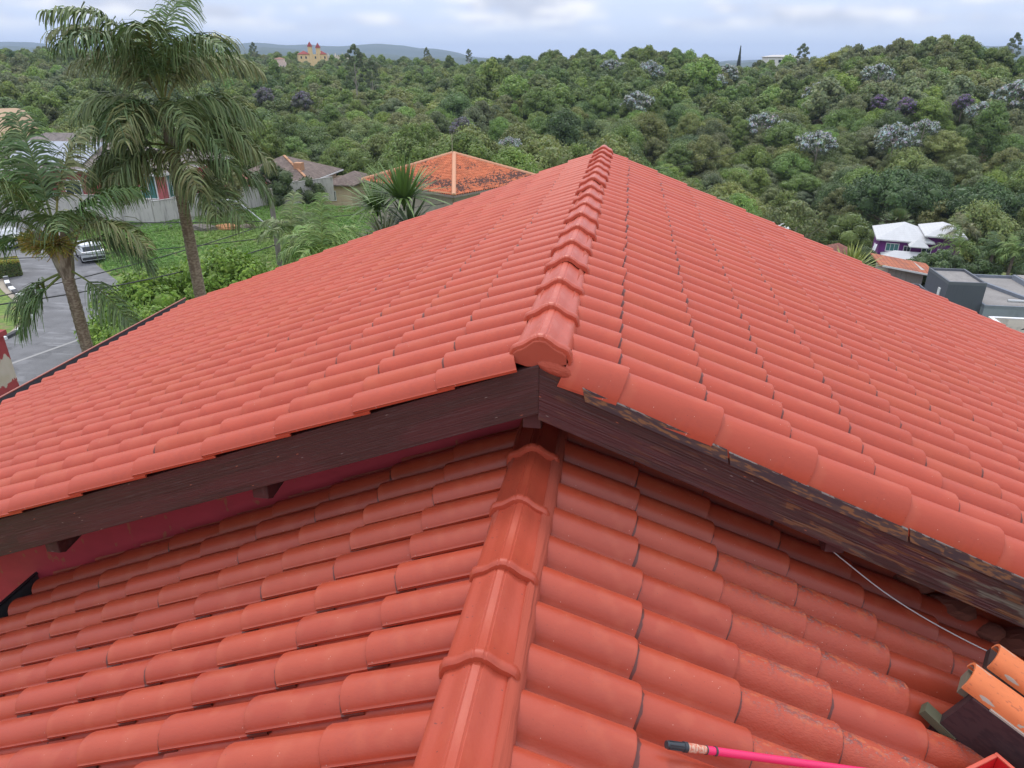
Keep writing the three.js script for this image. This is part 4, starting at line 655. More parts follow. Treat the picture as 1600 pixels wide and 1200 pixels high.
// palms by the purple house
const rp = { r0: 0.2, r1: 0.14, leafL: 0.8, n: 30, hang: 1.1, wid: 0.045, group: 'palms right of the purple house' }, GC = [[0.10, 0.165, 0.05], [0.085, 0.14, 0.05]], LC = [[0.15, 0.23, 0.06], [0.12, 0.19, 0.05]];
const FR = k => [[10, 35, 2.6 * k, 1.7], [60, 55, 2.6 * k, 1.6], [110, 60, 2.6 * k, 1.5], [165, 40, 2.6 * k, 1.7], [200, 20, 2.4 * k, 1.5], [240, 45, 2.5 * k, 1.8], [290, 50, 2.5 * k, 1.8], [330, 30, 2.5 * k, 1.7], [90, 80, 2.5 * k, 0.9], [0, 5, 2.3 * k, 1.2], [180, 0, 2.2 * k, 1.1], [270, 70, 2.3 * k, 1.6]];
palm('garden_palm', 'light green palm covering the right end of the purple house', [38, -86.2], -4.9, { ...rp, seed: 101, cols: LC, fronds: FR(1.25) });
palm('garden_palm', 'dark green palm in the middle of the right hand group', [41.0, -84.6], -4.5, { ...rp, seed: 102, cols: GC, fronds: FR(0.95) });
palm('garden_palm', 'dark green palm with the thickest crown at the right edge', [43.8, -81.0], -4.4, { ...rp, seed: 103, cols: [[0.06, 0.105, 0.04]], fronds: FR(1.15) });
palm('garden_palm', 'pale trunked palm between the dark palms on the right', [42.0, -82.4], -4.1, { ...rp, seed: 104, cols: LC, fronds: FR(0.8) });
palm('garden_palm', 'tall palm with a shaggy crown above the purple house roof', [40.6, -92.4], -3.9, { ...rp, seed: 105, cols: [[0.17, 0.18, 0.085], [0.13, 0.17, 0.06]], fronds: FR(0.95) });
{ // fan palm with a skirt of dead leaves
  const t = thing('fan_palm', 'fan palm with a brown skirt of dead leaves behind the purple house roof', 'palm tree', [38.5, groundY(38.5, -107.7), -107.7]), h = -6.6 - t.position.y; obj('trunk', trunkGeo(h, 0.3, 4, 0), barkMat, t);
  for (const [nm, c, n, e0, e1, L] of [['dead_skirt', [0.24, 0.19, 0.12], 70, -80, -10, 2.4], ['fan_leaves', [0.13, 0.18, 0.06], 80, -10, 85, 2.0]]) { const T = new Tri(), r = mulberry(n); for (let i = 0; i < n; i++) { const a = r() * 6.28, e = rr(e0, e1, r) * D2R, d = V(Math.cos(a) * Math.cos(e), Math.sin(e), Math.sin(a) * Math.cos(e)), p = V(0, h, 0).addScaledVector(d, L * 0.7), tt = d.clone().cross(V(0, 1, 0)).normalize(); for (let q = -3; q <= 3; q++) { const dd = d.clone().addScaledVector(tt, q * 0.22).normalize(); ribbon(T, [p.clone(), p.clone().addScaledVector(dd, L * 0.55)], u => 0.09 * (1 - u), tt, c.map(v => v * rr(.75, 1.25, r))); } } obj(nm, T.build(), palmLeaf, t); }
}

// ---------------------------------------------------------------- street on the left
const asphalt = mat(1, 1, 1, 0.92, { map: ctex(512, 512, (x, y) => { const n = fbm(x * 12, y * 12, 3, 5), f = vnoise(x * 200, y * 200), w = fbm(x * 3, y * 30, 8, 3); let v = 0.125 + 0.08 * n + 0.035 * f + 0.04 * (w - 0.5); v += 0.06 * sstep(0.60, 0.72, fbm(x * 5 + 9, y * 22, 4, 4)); v -= 0.035 * sstep(0.62, 0.66, fbm(x * 7, y * 7, 21, 3)); v *= 0.82; return [v, v * 0.985, v * 1.01]; }, 0.12, 0.12) });
function flat(pts, y, m, name) { const sh = new THREE.Shape(pts.map(([x, z]) => new THREE.Vector2(x, -z))); const g = new THREE.ShapeGeometry(sh, 24); g.rotateX(-Math.PI / 2); g.translate(0, y, 0); return struct(obj(name, g, m)); }
flat([[-90, -14], [-18, -14], [-18, -28], [-27.5, -36.5], [-33.5, -43.4], [-40.6, -49.4], [-46, -54.5], [-60, -66], [-84, -86], [-90, -80], [-64, -58.5], [-56.5, -56.6], [-47.5, -47.8], [-43.2, -43.4], [-40.6, -41.4], [-38.2, -39.6], [-36.2, -37.2], [-35, -34.6], [-35.6, -31.6], [-39, -29.4], [-60, -24.5], [-90, -22]], 0.012, asphalt, 'road');
{ // painted kerb round the grass island, black and white blocks, with a gutter strip
  const path = new THREE.CatmullRomCurve3([[-60, -24.4], [-48, -27.1], [-39, -29.3], [-35.6, -31.6], [-35, -34.6], [-36.2, -37.2], [-38.2, -39.6], [-40.6, -41.4], [-43.2, -43.4], [-47.5, -47.8]].map(([x, z]) => V(x, 0, z)));
  const kerb = thing('painted_kerb', 'black and white painted kerb round the grass corner on the left', 'kerb'), wm = mat(0.72, 0.72, 0.72, 0.8), bm = mat(0.055, 0.055, 0.06, 0.85), n = Math.round(path.getLength() / 1.0);
  for (let i = 0; i < n; i++) { const a = path.getPointAt((i + 0.02) / n), b = path.getPointAt((i + 0.98) / n); obj('kerb_block', bar(a.clone().add(V(0, 0.09, 0)), b.clone().add(V(0, 0.09, 0)), 0.3, 0.2), i % 2 ? wm : bm, kerb); }
  const strip = [], pts = path.getPoints(60); const R = [[], []]; pts.forEach((p, i) => { const t = path.getTangent(i / 60), s = V(t.z, 0, -t.x).normalize().multiplyScalar(-1); R[0].push([p.x + s.x * -0.15, 0.02, p.z + s.z * -0.15]); R[1].push([p.x + s.x * -0.55, 0.02, p.z + s.z * -0.55]); });
  struct(obj('gutter_strip', sheet(R), mat(0.34, 0.29, 0.23, 0.95)));
  const hd = thing('clipped_hedge', 'clipped yellow topped hedge on the grass corner at the left edge', 'hedge', [-46.5, 0, -44.5], 0.8), T = new Tri(), r = mulberry(5); for (let i = 0; i < 5200; i++) { const p = V(rr(-2.6, 2.6, r), rr(0.1, 1.25, r), rr(-.7, .7, r)), f = Math.floor(r() * 4); if (f === 0) p.y = 1.25; else if (f === 1) p.z = 0.7; else if (f === 2) p.x = 2.6 * Math.sign(r() - .5); const tp = p.y > 1.05; leafQuad(T, p, V(p.x * 0.2, 0.6, p.z), 0.17, r, (tp ? [0.30, 0.29, 0.03] : [0.10, 0.13, 0.03]).map(c => c * rr(.7, 1.25, r))); } obj('foliage', T.build(), leafMat, hd); obj('foliage_core', box(5.1, 1.2, 1.3, 0, 0.6, 0), mat(0.05, 0.07, 0.02, 1), hd);
}
struct(obj('road_joint', [[[-31.9, -30.1], [-30.2, -36.0]], [[-44, -26.5], [-31.9, -30.1]]].map(([a, b]) => bar(V(a[0], 0.018, a[1]), V(b[0], 0.018, b[1]), 0.22, 0.006)), mat(0.3, 0.29, 0.28, 0.95)));
// grass tufts on the empty lot and the island
{
  const T = new Tri(), r = mulberry(19); for (let i = 0; i < 14; i++) { const a = r() * 6.28, d = V(Math.cos(a) * 0.5, 1, Math.sin(a) * 0.5).normalize(), lp = [V(rr(-.12, .12, r), 0, rr(-.12, .12, r))]; for (let q = 0; q < 3; q++) { lp.push(lp[q].clone().addScaledVector(d, 0.1)); d.add(V(Math.cos(a) * 0.25, -0.15, Math.sin(a) * 0.25)).normalize(); } ribbon(T, lp, u => 0.022 * (1 - 0.8 * u), V(-Math.sin(a), 0, Math.cos(a)), [0.14 * rr(.8, 1.2, r), 0.26 * rr(.8, 1.2, r), 0.04]); }
  const spots = []; for (let i = 0; i < 90000 && spots.length < 34000; i++) { const x = rr(-56, -14, r), z = rr(-76, -34, r); const b = bearing(x, z); if (z > -49.8 - (x < -40.6 ? (x + 40.6) * -0.95 : (x + 40.6) * -0.985) || z > -34) continue; if (fbm(x * 0.3, z * 0.3, 6, 3) < 0.27) continue; spots.push([x, z]); }
  const im = new THREE.InstancedMesh(T.build(), leafMat, spots.length), m4 = new THREE.Matrix4(), q = new THREE.Quaternion(), col = new THREE.Color(); spots.forEach(([x, z], i) => { q.setFromAxisAngle(V(0, 1, 0), r() * 6.28); const s = rr(.35, .8, r) * (0.5 + fbm(x * 0.2, z * 0.2, 9, 2)); m4.compose(V(x, -0.02, z), q, V(s, s * rr(.6, 1.2, r), s)); im.setMatrixAt(i, m4); const k = rr(.75, 1.25, r), y = fbm(x * 0.15 + 4, z * 0.15, 3, 3); im.setColorAt(i, col.setRGB(k * lerp(0.8, 1.5, y), k, k)); });
  im.name = 'grass'; im.userData = { kind: 'stuff', label: 'rough green grass on the empty lot', category: 'grass' }; im.castShadow = im.receiveShadow = true; scene.add(im);
  const rub = (x, z, s, c, l, i) => { const g = new THREE.DodecahedronGeometry(s, 2), p = g.attributes.position; for (let k = 0; k < p.count; k++) { const n = 0.6 + 0.8 * fbm(p.getX(k) * 2 / s + i, p.getY(k) * 2 / s, p.getZ(k) * 2 / s, 3); p.setXYZ(k, p.getX(k) * n * 1.7, p.getY(k) * n * 0.55, p.getZ(k) * n); } g.computeVertexNormals(); const m = obj('debris_heap', g, mat(...c, 1)); m.position.set(x, 0.1, z); tag(m, l, 'heap', 'heaps on the empty lot'); };
  rub(-39.4, -62.8, 0.8, [0.15, 0.13, 0.11], 'grey brushwood heap on the grass, left of the clay heap', 1); rub(-37.3, -63.4, 0.7, [0.42, 0.2, 0.09], 'orange clay heap on the grass lot', 2); rub(-35.6, -64, 0.5, [0.16, 0.13, 0.1], 'small dark heap right of the clay heap', 3); rub(-28.6, -46.4, 0.3, [0.4, 0.17, 0.1], 'small terracotta coloured heap near the lamp pole', 4);
}
// ---------------------------------------------------------------- cars
function car(name, label, [x, z], turn, c, hatch) {
  const t = thing(name, label, 'car', [x, 0.02, z], turn, 'cars parked at the grass lot'), paint = new THREE.MeshPhysicalMaterial({ color: lin(...c), roughness: 0.35, metalness: 0.3, clearcoat: 0.8 }), glass = new THREE.MeshPhysicalMaterial({ color: lin(0.02, 0.024, 0.028), roughness: 0.08 }), blk = mat(0.025, 0.025, 0.027, 0.7);
  const L = hatch ? 3.85 : 4.5, W = 1.68;
  const ex = (pts, w, bev) => { const sh = new THREE.Shape(); pts.forEach(([a, b], i) => i ? sh.lineTo(a, b) : sh.moveTo(a, b)); const g = new THREE.ExtrudeGeometry(sh, { depth: w - 2 * bev, bevelEnabled: true, bevelSize: bev, bevelThickness: bev, bevelSegments: 3 }); g.translate(0, 0, -w / 2 + bev); return g; };
  const f = L / 2, b = -L / 2; // x forward
  obj('body', ex([[b + 0.1, 0.32], [b + 0.08, 0.88], [b + 0.25, 0.95], [f - 1.2, 0.94], [f - 0.25, 0.8], [f - 0.08, 0.6], [f - 0.1, 0.3]], W, 0.07), paint, t);
  const roofP = hatch ? [[b + 0.2, 0.9], [b + 0.45, 1.38], [b + 0.7, 1.46], [f - 1.95, 1.45], [f - 1.0, 0.9]] : [[b + 0.55, 0.9], [b + 1.15, 1.36], [b + 1.5, 1.42], [f - 2.0, 1.41], [f - 1.05, 0.9]];
  obj('cabin', ex(roofP, W - 0.16, 0.09), paint, t);
  // side glass, rear screen, windscreen as inset dark panes
  const side = hatch ? [[b + 0.62, 0.97], [b + 0.75, 1.33], [f - 2.0, 1.34], [f - 1.32, 0.97]] : [[b + 0.95, 0.97], [b + 1.35, 1.3], [f - 2.05, 1.31], [f - 1.38, 0.97]];
  for (const s of [-1, 1]) { const sh = new THREE.Shape(); side.forEach(([a, q], i) => i ? sh.lineTo(a, q) : sh.moveTo(a, q)); const g = new THREE.ExtrudeGeometry(sh, { depth: 0.02, bevelEnabled: false }); g.translate(0, 0, s * (W / 2 - 0.08) - (s > 0 ? 0.012 : 0.008)); obj('side_window', g, glass, t); }
  const pane = (p, q, w) => bar(V(p[0], p[1], 0), V(q[0], q[1], 0), w, 0.02);
  const rs = hatch ? [[b + 0.13, 0.98], [b + 0.36, 1.36]] : [[b + 0.55, 0.97], [b + 1.12, 1.33]]; obj('rear_window', pane(rs[0], rs[1], W - 0.42), glass, t);
  obj('windscreen', pane([f - 0.98, 0.97], [f - 1.9, 1.4], W - 0.36), glass, t);
  for (const [a, s] of [[f - 0.8, 1], [f - 0.8, -1], [b + 0.75, 1], [b + 0.75, -1]]) { const w = new THREE.Group(); w.name = 'wheel'; w.position.set(a, 0.3, s * (W / 2 - 0.06)); t.add(w); const g = new THREE.TorusGeometry(0.235, 0.075, 10, 24); g.scale(1, 1, 1.3); obj('tyre', g, blk, w); const d = new THREE.CylinderGeometry(0.2, 0.2, 0.1, 18); d.rotateX(Math.PI / 2); obj('rim', d, mat(0.45, 0.45, 0.46, 0.4, { metalness: 0.6 }), w); }
  for (const s of [-1, 1]) { obj('tail_lamp', rbox(0.06, hatch ? 0.32 : 0.2, 0.2, 0.02, b + 0.05, hatch ? 0.78 : 0.8, s * (W / 2 - 0.17)), mat(0.45, 0.01, 0.012, 0.25), t); obj('headlight', rbox(0.1, 0.14, 0.32, 0.03, f - 0.1, 0.68, s * (W / 2 - 0.28)), mat(0.75, 0.75, 0.75, 0.15), t); }
  obj('rear_bumper', rbox(0.14, 0.22, W - 0.05, 0.05, b + 0.05, 0.42, 0), hatch ? blk : paint, t); obj('front_bumper', rbox(0.14, 0.22, W - 0.05, 0.05, f - 0.06, 0.42, 0), paint, t);
  obj('number_plate', box(0.012, 0.12, 0.4, b - 0.026, hatch ? 0.66 : 0.62, 0), mat(0.6, 0.6, 0.62, 0.5), t);
  for (const s of [-1, 1]) obj('mirror', rbox(0.1, 0.13, 0.18, 0.03, f - 1.35, 0.98, s * (W / 2 + 0.08)), paint, t);
}
car('parked_car', 'white hatchback seen from behind beside the palm trunk', [-42.6, -51.3], 2.38, [0.52, 0.54, 0.57], true);
car('parked_car', 'silver sedan half hidden by the left palm', [-53.0, -54.4], 2.62, [0.42, 0.43, 0.45], false);

// ---------------------------------------------------------------- street lamp pole and lines
{
  const p = thing('lamp_pole', 'weathered wooden street pole with a long arm carrying a lamp', 'street lamp', [-21.45, 0, -42.2]);
  const g = new THREE.CylinderGeometry(0.15, 0.2, 7.6, 12); g.translate(0, 3.8, 0); obj('pole', g, mat(1, 1, 1, 0.95, { map: ctex(64, 256, (x, y) => { const n = fbm(x * 12, y * 30, 3, 4); return mix3([0.13, 0.115, 0.10], [0.27, 0.24, 0.21], n); }) }), p);
  const d = RT.clone().multiplyScalar(-1), q = (a, h) => V(0, h, 0).addScaledVector(d, a);
  obj('lamp_arm', tube([q(0.1, 5.0), q(0.9, 5.75), q(1.9, 6.62), q(2.35, 6.88), q(2.75, 6.92)], 0.035, 8, 24), mat(0.55, 0.56, 0.57, 0.4, { metalness: 0.4 }), p);
  const hd = rbox(0.7, 0.12, 0.26, 0.05, 0, 0, 0, 3); hd.rotateY(YAW * D2R); hd.translate(...q(3.0, 6.9).toArray()); const lh = obj('lamp_head', hd, mat(0.6, 0.61, 0.62, 0.4), p); const ls = rbox(0.4, 0.06, 0.2, 0.025); ls.rotateY(YAW * D2R); ls.translate(...q(3.05, 6.82).toArray()); obj('lamp_glass', ls, mat(0.7, 0.7, 0.68, 0.2), lh);
  obj('crossarm', bar(q(-0.7, 5.55), q(0.7, 5.55), 0.09, 0.1), barkMat, p);
  const wire = mat(0.02, 0.02, 0.022, 0.6), line = (a, b, sag, rad, label) => { const pts = []; for (let i = 0; i <= 16; i++) { const t = i / 16; pts.push(a.clone().lerp(b, t).add(V(0, -sag * 4 * t * (1 - t), 0))); } tag(obj('power_line', tube(pts, rad, 6, 32), wire), label, 'cable', 'lines strung from the lamp pole'); };
  const P = V(-21.45, 0, -42.2);
  line(P.clone().add(V(-0.1, 5.55, 0.1)), V(-29, 5.15, -24.5), 0.35, 0.028, 'upper of the two thick black cables crossing the left palm trunk'); line(P.clone().add(V(-0.1, 4.1, 0.1)), V(-27.5, 5.3, -24.5), 0.45, 0.034, 'lower of the two thick black cables crossing the left palm trunk');
  line(P.clone().add(V(-0.3, 5.6, 0)), V(-50, 6.2, -38), 0.35, 0.03, 'black cable running behind the palms to the far left'); line(P.clone().add(V(-0.2, 4.6, 0)), V(-46, 4.2, -34), 0.5, 0.024, 'thin black cable over the grass lot to the left'); line(P.clone().add(V(0.2, 5.5, 0)), V(12, 6.4, -78), 0.6, 0.022, 'black cable running from the pole behind the roof'); line(P.clone().add(V(0.2, 4.2, 0)), V(10, 3, -70), 0.6, 0.022, 'lower black cable running from the pole behind the roof');
}
{ // pillar at the left edge, part of the boundary by the street
  const p = thing('boundary_pillar', 'maroon pillar with a bare plaster patch at the left edge', 'pillar', [-12.1, 0, -11.0], 0.1);
  obj('shaft', box(0.9, 10.0, 0.9, 0, 5.0, 0), mat(1, 1, 1, 0.85, { map: ctex(128, 512, (x, y) => { const n = fbm(x * 8, y * 60, 3, 4); return (y > 0.905 + 0.03 * (n - 0.5) && y < 0.955 + 0.05 * (n - 0.5)) ? mix3([0.4, 0.35, 0.26], [0.5, 0.46, 0.4], n) : [0.30, 0.045, 0.05].map(c => c * (0.85 + 0.3 * n)); }) }), p);
  obj('cap', box(1.0, 0.1, 1.0, 0, 10.05, 0), mat(0.3, 0.05, 0.055, 0.85), p);
}

// ---------------------------------------------------------------- buildings
const plaster = (c, seed, dirt = 0.25) => mat(1, 1, 1, 0.9, { map: ctex(256, 256, (x, y) => { const n = fbm(x * 6, y * 6, seed, 4), s = fbm(x * 26, y * 3, seed + 3, 3), f = vnoise(x * 90, y * 90, seed); const k = 1 - dirt * sstep(0.5, 0.85, s) - 0.12 * (n - 0.5) - 0.05 * f; return c.map(v => v * k); }) });
const courseTex = (c, c2, n, seed) => ctex(256, 256, (x, y) => { const row = Math.floor(y * n), fy = y * n - row, h = hash3(Math.floor(x * n * 1.4 + (row % 2) * 0.5), row, seed); let k = mix3(c, c2, h); const st = fbm(x * 5, y * 5, seed, 4); k = k.map(v => v * (0.75 + 0.5 * st)); if (fy < 0.14) k = k.map(v => v * 0.55); return k; });
const paneMat = new THREE.MeshPhysicalMaterial({ color: lin(0.03, 0.045, 0.05), roughness: 0.06 }), tealPane = new THREE.MeshPhysicalMaterial({ color: lin(0.07, 0.2, 0.19), roughness: 0.1 }), whitePaint = mat(0.72, 0.72, 0.72, 0.6), fasciaM = mat(0.66, 0.65, 0.63, 0.7);
// hip roof over x0..x1, z0..z1 (z0 > z1) as one sheet with a fascia depth
function hipRoof(x0, x1, z0, z1, y, rise, th = 0.16, ridgeFrac = null) {
  const w = x1 - x0, d = z0 - z1, cx = (x0 + x1) / 2, cz = (z0 + z1) / 2, T = [], uv = [];
  const along = w >= d, h = along ? (w - d) / 2 : (d - w) / 2, r0 = along ? V(cx - h, y + rise, cz) : V(cx, y + rise, cz + h), r1 = along ? V(cx + h, y + rise, cz) : V(cx, y + rise, cz - h);
  const a = V(x0, y, z0), b = V(x1, y, z0), c = V(x1, y, z1), e = V(x0, y, z1);
  const f = (...P) => { const n = P[1].clone().sub(P[0]).cross(P[2].clone().sub(P[0])).normalize(), u = P[1].clone().sub(P[0]).normalize(), v = n.clone().cross(u); for (let i = 1; i < P.length - 1; i++) for (const p of [P[0], P[i], P[i + 1]]) { T.push(p.x, p.y, p.z); const q = p.clone().sub(P[0]); uv.push(q.dot(u) / 4, q.dot(v) / 4); } };
  if (along) { f(a, b, r1, r0); f(b, c, r1); f(c, e, r0, r1); f(e, a, r0); } else { f(a, b, r0); f(b, c, r1, r0); f(c, e, r1); f(e, a, r0, r1); }
  const lo = p => p.clone().add(V(0, -th, 0)); for (const [p, q] of [[a, b], [b, c], [c, e], [e, a]]) f(lo(p), lo(q), q, p); f(lo(a), lo(e), lo(c), lo(b));
  const g = new THREE.BufferGeometry(); g.setAttribute('position', new THREE.Float32BufferAttribute(T, 3)); g.setAttribute('uv', new THREE.Float32BufferAttribute(uv, 2)); g.computeVertexNormals(); return g;
}
function windowOn(parent, face, x, y, z, w, h, pane = paneMat, frame = whitePaint, bars = 1) { // face: 'z' looks to +z, 'x' looks to +x, '-x'
  const g = new THREE.Group(); g.name = 'window'; g.position.set(x, y, z); g.rotation.y = face === 'x' ? Math.PI / 2 : face === '-x' ? -Math.PI / 2 : 0; parent.add(g);
  const t = 0.09; obj('frame', [box(w + 2 * t, t, 0.12, 0, h / 2 + t / 2, 0), box(w + 2 * t, t, 0.14, 0, -h / 2 - t / 2, 0), box(t, h, 0.12, -w / 2 - t / 2, 0, 0), box(t, h, 0.12, w / 2 + t / 2, 0, 0), ...Array.from({ length: bars }, (_, i) => box(0.06, h, 0.1, -w / 2 + w * (i + 1) / (bars + 1), 0, 0))], frame, g);
  obj('pane', box(w, h, 0.03, 0, 0, 0.02), pane, g); return g;
}
const wallBox = (x0, x1, y0, y1, z0, z1) => box(x1 - x0, y1 - y0, z0 - z1, (x0 + x1) / 2, (y0 + y1) / 2, (z0 + z1) / 2);
{ // pink house with solar panels
  const h = thing('pink_house', 'pink two storey house with grey tiled roof and solar panels behind the palms', 'house'), pink = plaster([0.50, 0.135, 0.14], 3), deep = plaster([0.34, 0.085, 0.085], 5), grey = mat(1, 1, 1, 0.9, { map: courseTex([0.16, 0.135, 0.125], [0.22, 0.185, 0.17], 14, 4) });
  obj('wall', wallBox(-71, -53.9, -0.5, 4.3, -69.2, -82), deep, h); obj('wall', wallBox(-53.9, -48, -0.6, 3.9, -70.4, -84), pink, h); obj('wall', wallBox(-48, -43.2, -0.6, 2.0, -74.5, -84), pink, h);
  obj('roof', hipRoof(-71.8, -53.2, -68.5, -82.8, 4.4, 2.9), grey, h); obj('roof', hipRoof(-54.6, -47.4, -69.8, -84.6, 3.95, 1.3), grey, h); obj('side_roof', bar(V(-48, 2.15, -79), V(-42.9, 1.6, -79), 11, 0.12), mat(0.12, 0.11, 0.11, 0.9), h);
  obj('fascia', [bar(V(-71.85, 4.32, -68.42), V(-53.12, 4.32, -68.42), 0.06, 0.28), bar(V(-53.12, 4.32, -68.42), V(-53.12, 4.32, -82.8), 0.06, 0.28), bar(V(-53.1, 3.85, -69.72), V(-47.32, 3.85, -69.72), 0.06, 0.26), bar(V(-47.32, 3.85, -69.72), V(-47.32, 3.85, -84.6), 0.06, 0.26)], fasciaM, h);
  { // solar panels on the front slope
    const sl = Math.atan2(2.9, 7.15), sol = new THREE.MeshPhysicalMaterial({ color: lin(0.30, 0.33, 0.40), roughness: 0.18, metalness: 0.5 });
    for (let i = 0; i < 6; i++) for (let j = 0; j < 2; j++) { const g = box(1.5, 0.05, 2.3); g.rotateX(sl); const t = 1.9 + j * 2.35; g.translate(-64.4 + i * 1.56, 4.4 + t * Math.sin(sl) + 0.16, -68.5 - t * Math.cos(sl)); obj('solar_panel', g, sol, h); }
  }
  windowOn(h, 'x', -47.95, 2.55, -71.9, 1.3, 2.4, tealPane, whitePaint, 1); windowOn(h, 'z', -49.6, 2.5, -70.35, 1.7, 2.3, tealPane, whitePaint, 1); windowOn(h, 'z', -49.3, 0.55, -70.35, 0.6, 0.8, paneMat, whitePaint, 0); windowOn(h, 'x', -47.95, 0.9, -73.6, 1.0, 0.8, tealPane, whitePaint, 0);
  obj('pilaster', wallBox(-50.2, -48.5, -0.4, 1.2, -70.1, -70.39), whitePaint, h);
  const balc = obj('balcony', wallBox(-67, -54.2, 0.3, 0.55, -67.6, -69.19), fasciaM, h); obj('glass_rail', wallBox(-67, -54.2, 0.56, 1.5, -67.6, -67.64), new THREE.MeshPhysicalMaterial({ color: lin(0.05, 0.19, 0.16), roughness: 0.1 }), balc);
  for (const x of [-65, -61, -57.5]) windowOn(h, 'z', x, 2.3, -69.15, 1.8, 1.7, paneMat, whitePaint, 1);
  { const g = new THREE.CylinderGeometry(0.12, 0.12, 0.3, 12); g.translate(-47.92, 3.3, -74.2); }
}
{ // boundary wall of the pink house, in bays with a coping
  const w = thing('boundary_wall', 'off white stained boundary wall between the grass lot and the pink house', 'wall'), m = plaster([0.50, 0.47, 0.44], 8, 0.4), cp = mat(0.34, 0.32, 0.30, 0.95);
  const P = [[-66, -64.2, 2.4], [-56, -64.6, 2.4], [-50.8, -65, 2.6], [-45.6, -64.6, 2.0], [-44.0, -67.5, 2.2], [-41.8, -70.8, 2.2], [-39.2, -74.6, 2.2], [-36.6, -78.6, 2.1], [-34.2, -82.8, 2.0]];
  for (let i = 0; i < P.length - 1; i++) { const [ax, az, ah] = P[i], [bx, bz, bh] = P[i + 1], hh = (ah + bh) / 2; const m1 = obj('wall_bay', bar(V(ax, hh / 2 - 0.3, az), V(bx, hh / 2 - 0.3, bz), 0.18, hh + 0.6), m, w); obj('coping', bar(V(ax, hh + 0.03, az), V(bx, hh + 0.03, bz), 0.26, 0.06), cp, w); }
}
{ // beige house
  const h = thing('beige_house', 'beige house with dark brown tiled roof beyond the grass lot', 'house'), wl = plaster([0.58, 0.45, 0.31], 12), rf = mat(1, 1, 1, 0.95, { map: courseTex([0.13, 0.095, 0.08], [0.20, 0.15, 0.125], 14, 9) }), orange = mat(0.46, 0.24, 0.13, 0.9);
  obj('wall', wallBox(-48.6, -38.8, -4, 1.0, -85.8, -95.4), wl, h); const r = obj('roof', hipRoof(-49.4, -38.1, -85.1, -96.1, 1.1, 2.3), rf, h); obj('gutter', [bar(V(-49.4, 0.98, -85.02), V(-38.02, 0.98, -85.02), 0.08, 0.16), bar(V(-38.02, 0.98, -85.02), V(-38.02, 0.98, -96.1), 0.08, 0.16)], fasciaM, h);
  for (let i = 0; i < 6; i++) { const t0 = i / 6 + 0.01, t1 = (i + 1) / 6 - 0.01, p = t => V(lerp(-38.1, -43.75, t), lerp(1.14, 3.44, t), lerp(-85.1, -90.6, t)); obj('hip_tile', bar(p(t0), p(t1), 0.3, 0.12), orange, r); }
  obj('chimney', wallBox(-41.2, -40.2, 1.6, 2.9, -87.6, -88.6), orange, h); obj('wall', wallBox(-38.8, -34.2, -4, 0.2, -88.6, -96), wl, h); obj('side_roof', hipRoof(-38.0, -33.6, -88, -96.6, 0.25, 0.9), rf, h);
  windowOn(h, 'z', -46.2, -0.4, -85.75, 0.8, 1.2); windowOn(h, 'z', -42.3, -0.4, -85.75, 0.55, 1.3); windowOn(h, 'x', -38.75, -0.4, -87.2, 0.8, 1.2); windowOn(h, 'z', -36.8, -1.2, -88.55, 0.8, 1.1);
}
